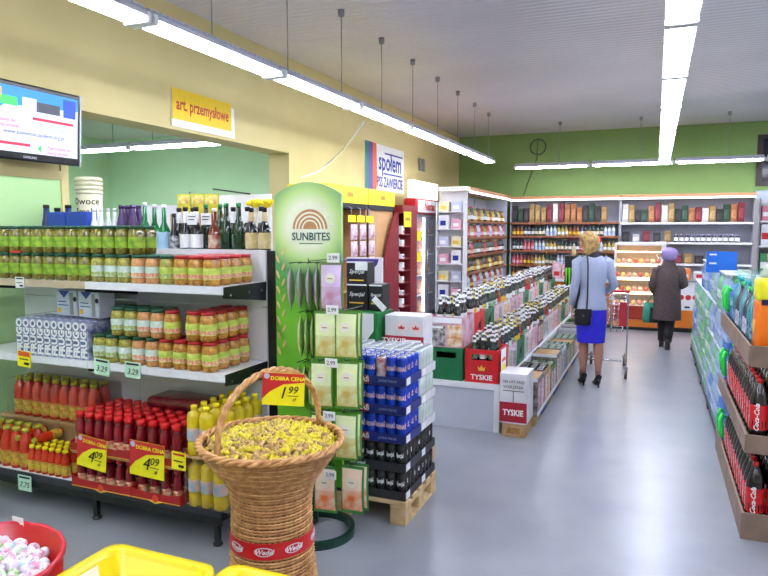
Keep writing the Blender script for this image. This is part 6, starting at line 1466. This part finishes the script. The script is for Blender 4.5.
build(q, 'wire_basket', CHROME, t, kind='stuff')
build(MB().tube([(-.25, .05, .95), (.25, .05, .95), (.2, .85, .95), (-.2, .85, .95)], .009, 6, cyc=True), 'basket_rim', CHROME, t)
for s in (-1, 1):
    build(MB().tube([(s * .25, .0, 1.02), (s * .25, .05, .93), (s * .25, .1, .5), (s * .25, .02, .16), (s * .2, .8, .16)], .009, 8), 'side_frame', CHROME, t)
    for y in (.04, .78):
        wx = s * (.25 if y < .1 else .2)
        wh = build(MB().tube([(wx - .015, y, .055), (wx + .015, y, .055)], .055, 14), 'wheel', mat('wheel_grey', (90, 84, 84), .5), t)
        build(MB().box(wx - .022, wx + .022, y - .02, y + .02, .112, .15), 'castor_fork', GREY, wh)
build(MB().tube([(-.27, .0, 1.03), (.27, .0, 1.03)], .016, 10), 'handle', mat('trolley_red', (196, 40, 50), .4), t)
build(MB().box(.16, .24, .04, .046, .62, .9), 'red_flap', mat('trolley_red', (196, 40, 50), .4), t)
build(MB().tube([(-.2, .1, .2), (.2, .1, .2)], .01, 8), 'cross_bar', CHROME, t)
# ---------------------------------------------------------------- older lady walking away
LX, LY = .19, 10.42
O = thing('person', 'lady in a brown coat and lilac beret walking away with a bag', 'person', (LX, LY, 0), -.08); O.scale = (.83, 1, 1)
J = {'pelvis': ((0, 0, .78), .14, .11), 'belly': ((0, 0, .92), .14, .11), 'chest': ((0, .02, 1.1), .14, .1), 'neck0': ((0, .04, 1.2), .06), 'neck': ((0, .05, 1.25), .05), 'jaw': ((0, .065, 1.3), .062), 'skull': ((0, .055, 1.36), .078), 'crown': ((0, .05, 1.41), .05)}
E_ = [('pelvis', 'belly'), ('belly', 'chest'), ('chest', 'neck0'), ('neck0', 'neck'), ('neck', 'jaw'), ('jaw', 'skull'), ('skull', 'crown')]
FW2 = Vector((.1, 1, -.2)).normalized()
J['nose'] = (tuple(Vector((0, .06, 1.325)) + FW2 * .1), .012); E_.append(('jaw', 'nose'))
legs = {'L': [(-.09, 0, .74), (-.085, .1, .42), (-.08, .12, .1), (-.08, .22, .03)], 'R': [(.09, 0, .74), (.06, .02, .42), (.04, -.16, .13), (.04, -.1, .03)]}
for n in 'LR':
    for k, r_ in zip(range(4), (.09, .065, .045, .035)): J['%sl%d' % (n, k)] = (legs[n][k], r_)
    E_ += [('pelvis', n + 'l0'), (n + 'l0', n + 'l1'), (n + 'l1', n + 'l2'), (n + 'l2', n + 'l3')]
sh2 = {'L': [(-.17, .02, 1.15), (-.25, -.02, .93), (-.2, .14, .78)], 'R': [(.17, .02, 1.15), (.25, -.02, .95), (.17, .2, .92)]}
for n in 'LR':
    for k, r_ in zip(('shoulder', 'elbow', 'wrist'), (.055, .04, .026)): J[n + k] = (sh2[n][('shoulder', 'elbow', 'wrist').index(k)], r_)
    E_ += [('chest', n + 'shoulder'), (n + 'shoulder', n + 'elbow'), (n + 'elbow', n + 'wrist')]
hand(J, E_, 'L', sh2['L'][2], (0, .2, -1), (.2, 1, .2), (1, 0, 0), .6); hand(J, E_, 'R', sh2['R'][2], (-.1, 1, -.1), (-1, 0, .1), (0, -.1, -1), .5)
skin_body(J, E_, 'body', SKIN, O, 'pelvis')
head_parts(O, (0, .06, 1.335), FW2, SKIN)
TRS = mat('black_trousers', (26, 24, 28), .8)
for n in 'LR':
    a, b, c, d_ = [Vector(v) for v in legs[n]]
    build(MB().tube([a, a.lerp(b, .5), b, b.lerp(c, .6), c], [.1, .09, .078, .07, .066], 12), 'trouser_leg', TRS, O)
    shoe(O, c.x, c.y + .03, c.z - .1 if n == 'L' else c.z - .12, .0, mat('dark_boot', (36, 34, 38), .5), False)
COAT = mat('brown_coat', (84, 70, 68), .75, (70, 58, 58), scale=30, bump=.3, bscale=18)
q = MB(); q.loft(rings([(.43, .235, .17, 0, .0), (.5, .235, .172, 0, .0), (.65, .225, .168, 0, 0), (.8, .212, .16, 0, 0), (.95, .21, .158, 0, .005), (1.08, .215, .15, 0, .015), (1.16, .2, .125, 0, .025), (1.21, .14, .1, 0, .035), (1.25, .09, .085, 0, .045)], 24), 0, False)
for n in 'LR':
    a, b, c = [Vector(v) for v in sh2[n]]; s = -1 if n == 'L' else 1
    q.tube([a + Vector((-s * .05, 0, .0)), a + Vector((s * .03, 0, -.03)), a.lerp(b, .5), b, b.lerp(c, .5), b.lerp(c, .98)], [.085, .09, .082, .078, .068, .058], 14)
build(q, 'coat', COAT, O)
build(MB().loft(rings([(1.2, .13, .11, 0, .03), (1.25, .11, .1, 0, .04), (1.285, .098, .092, 0, .045)], 18), 0, False), 'collar', COAT, O)
build(MB().loft(rings([(1.29, .09, .085, 0, .045), (1.33, .125, .112, 0, .05), (1.38, .145, .125, 0, .05), (1.43, .13, .112, 0, .05), (1.47, .08, .07, 0, .05), (1.482, .01, .01, 0, .05)], 20)), 'beret', mat('lilac_wool', (170, 150, 206), .9, (150, 130, 190), scale=60, bump=.4, bscale=120), O)
build(MB().loft(rings([(1.27, .07, .07, 0, .04), (1.33, .088, .092, 0, .048)], 16), 0, False), 'hair', mat('grey_hair', (120, 108, 104), .6), O)
# her green bag
t = thing('shopping_bag', 'green and black shopping bag in the left hand of the lady', 'bag', (LX - .22, LY + .1, 0))
GB_ = mat('bag_green', (50, 150, 120), .6, (40, 130, 104), scale=8)
q = MB().loft([[(sx * w_, sy * d_, z) for sx, sy in ((-1, -1), (1, -1), (1, 1), (-1, 1))] for z, w_, d_ in ((.36, .1, .07), (.42, .115, .085), (.55, .11, .08), (.66, .09, .05))])
build(q, 'bag_body', GB_, t); build(MB().prism([(-.02, .37), (.105, .37), (.11, .56), (-.01, .6)], 'y', -.0895, -.0862), 'dark_panel', mat('bag_dark', (24, 34, 34), .6), t)
for y in (-.04, .04): build(MB().tube([(-.05, y, .655), (.02, y * .5 + .03, .78), (.06, y, .65)], .008, 6), 'bag_handle', GB_, t)
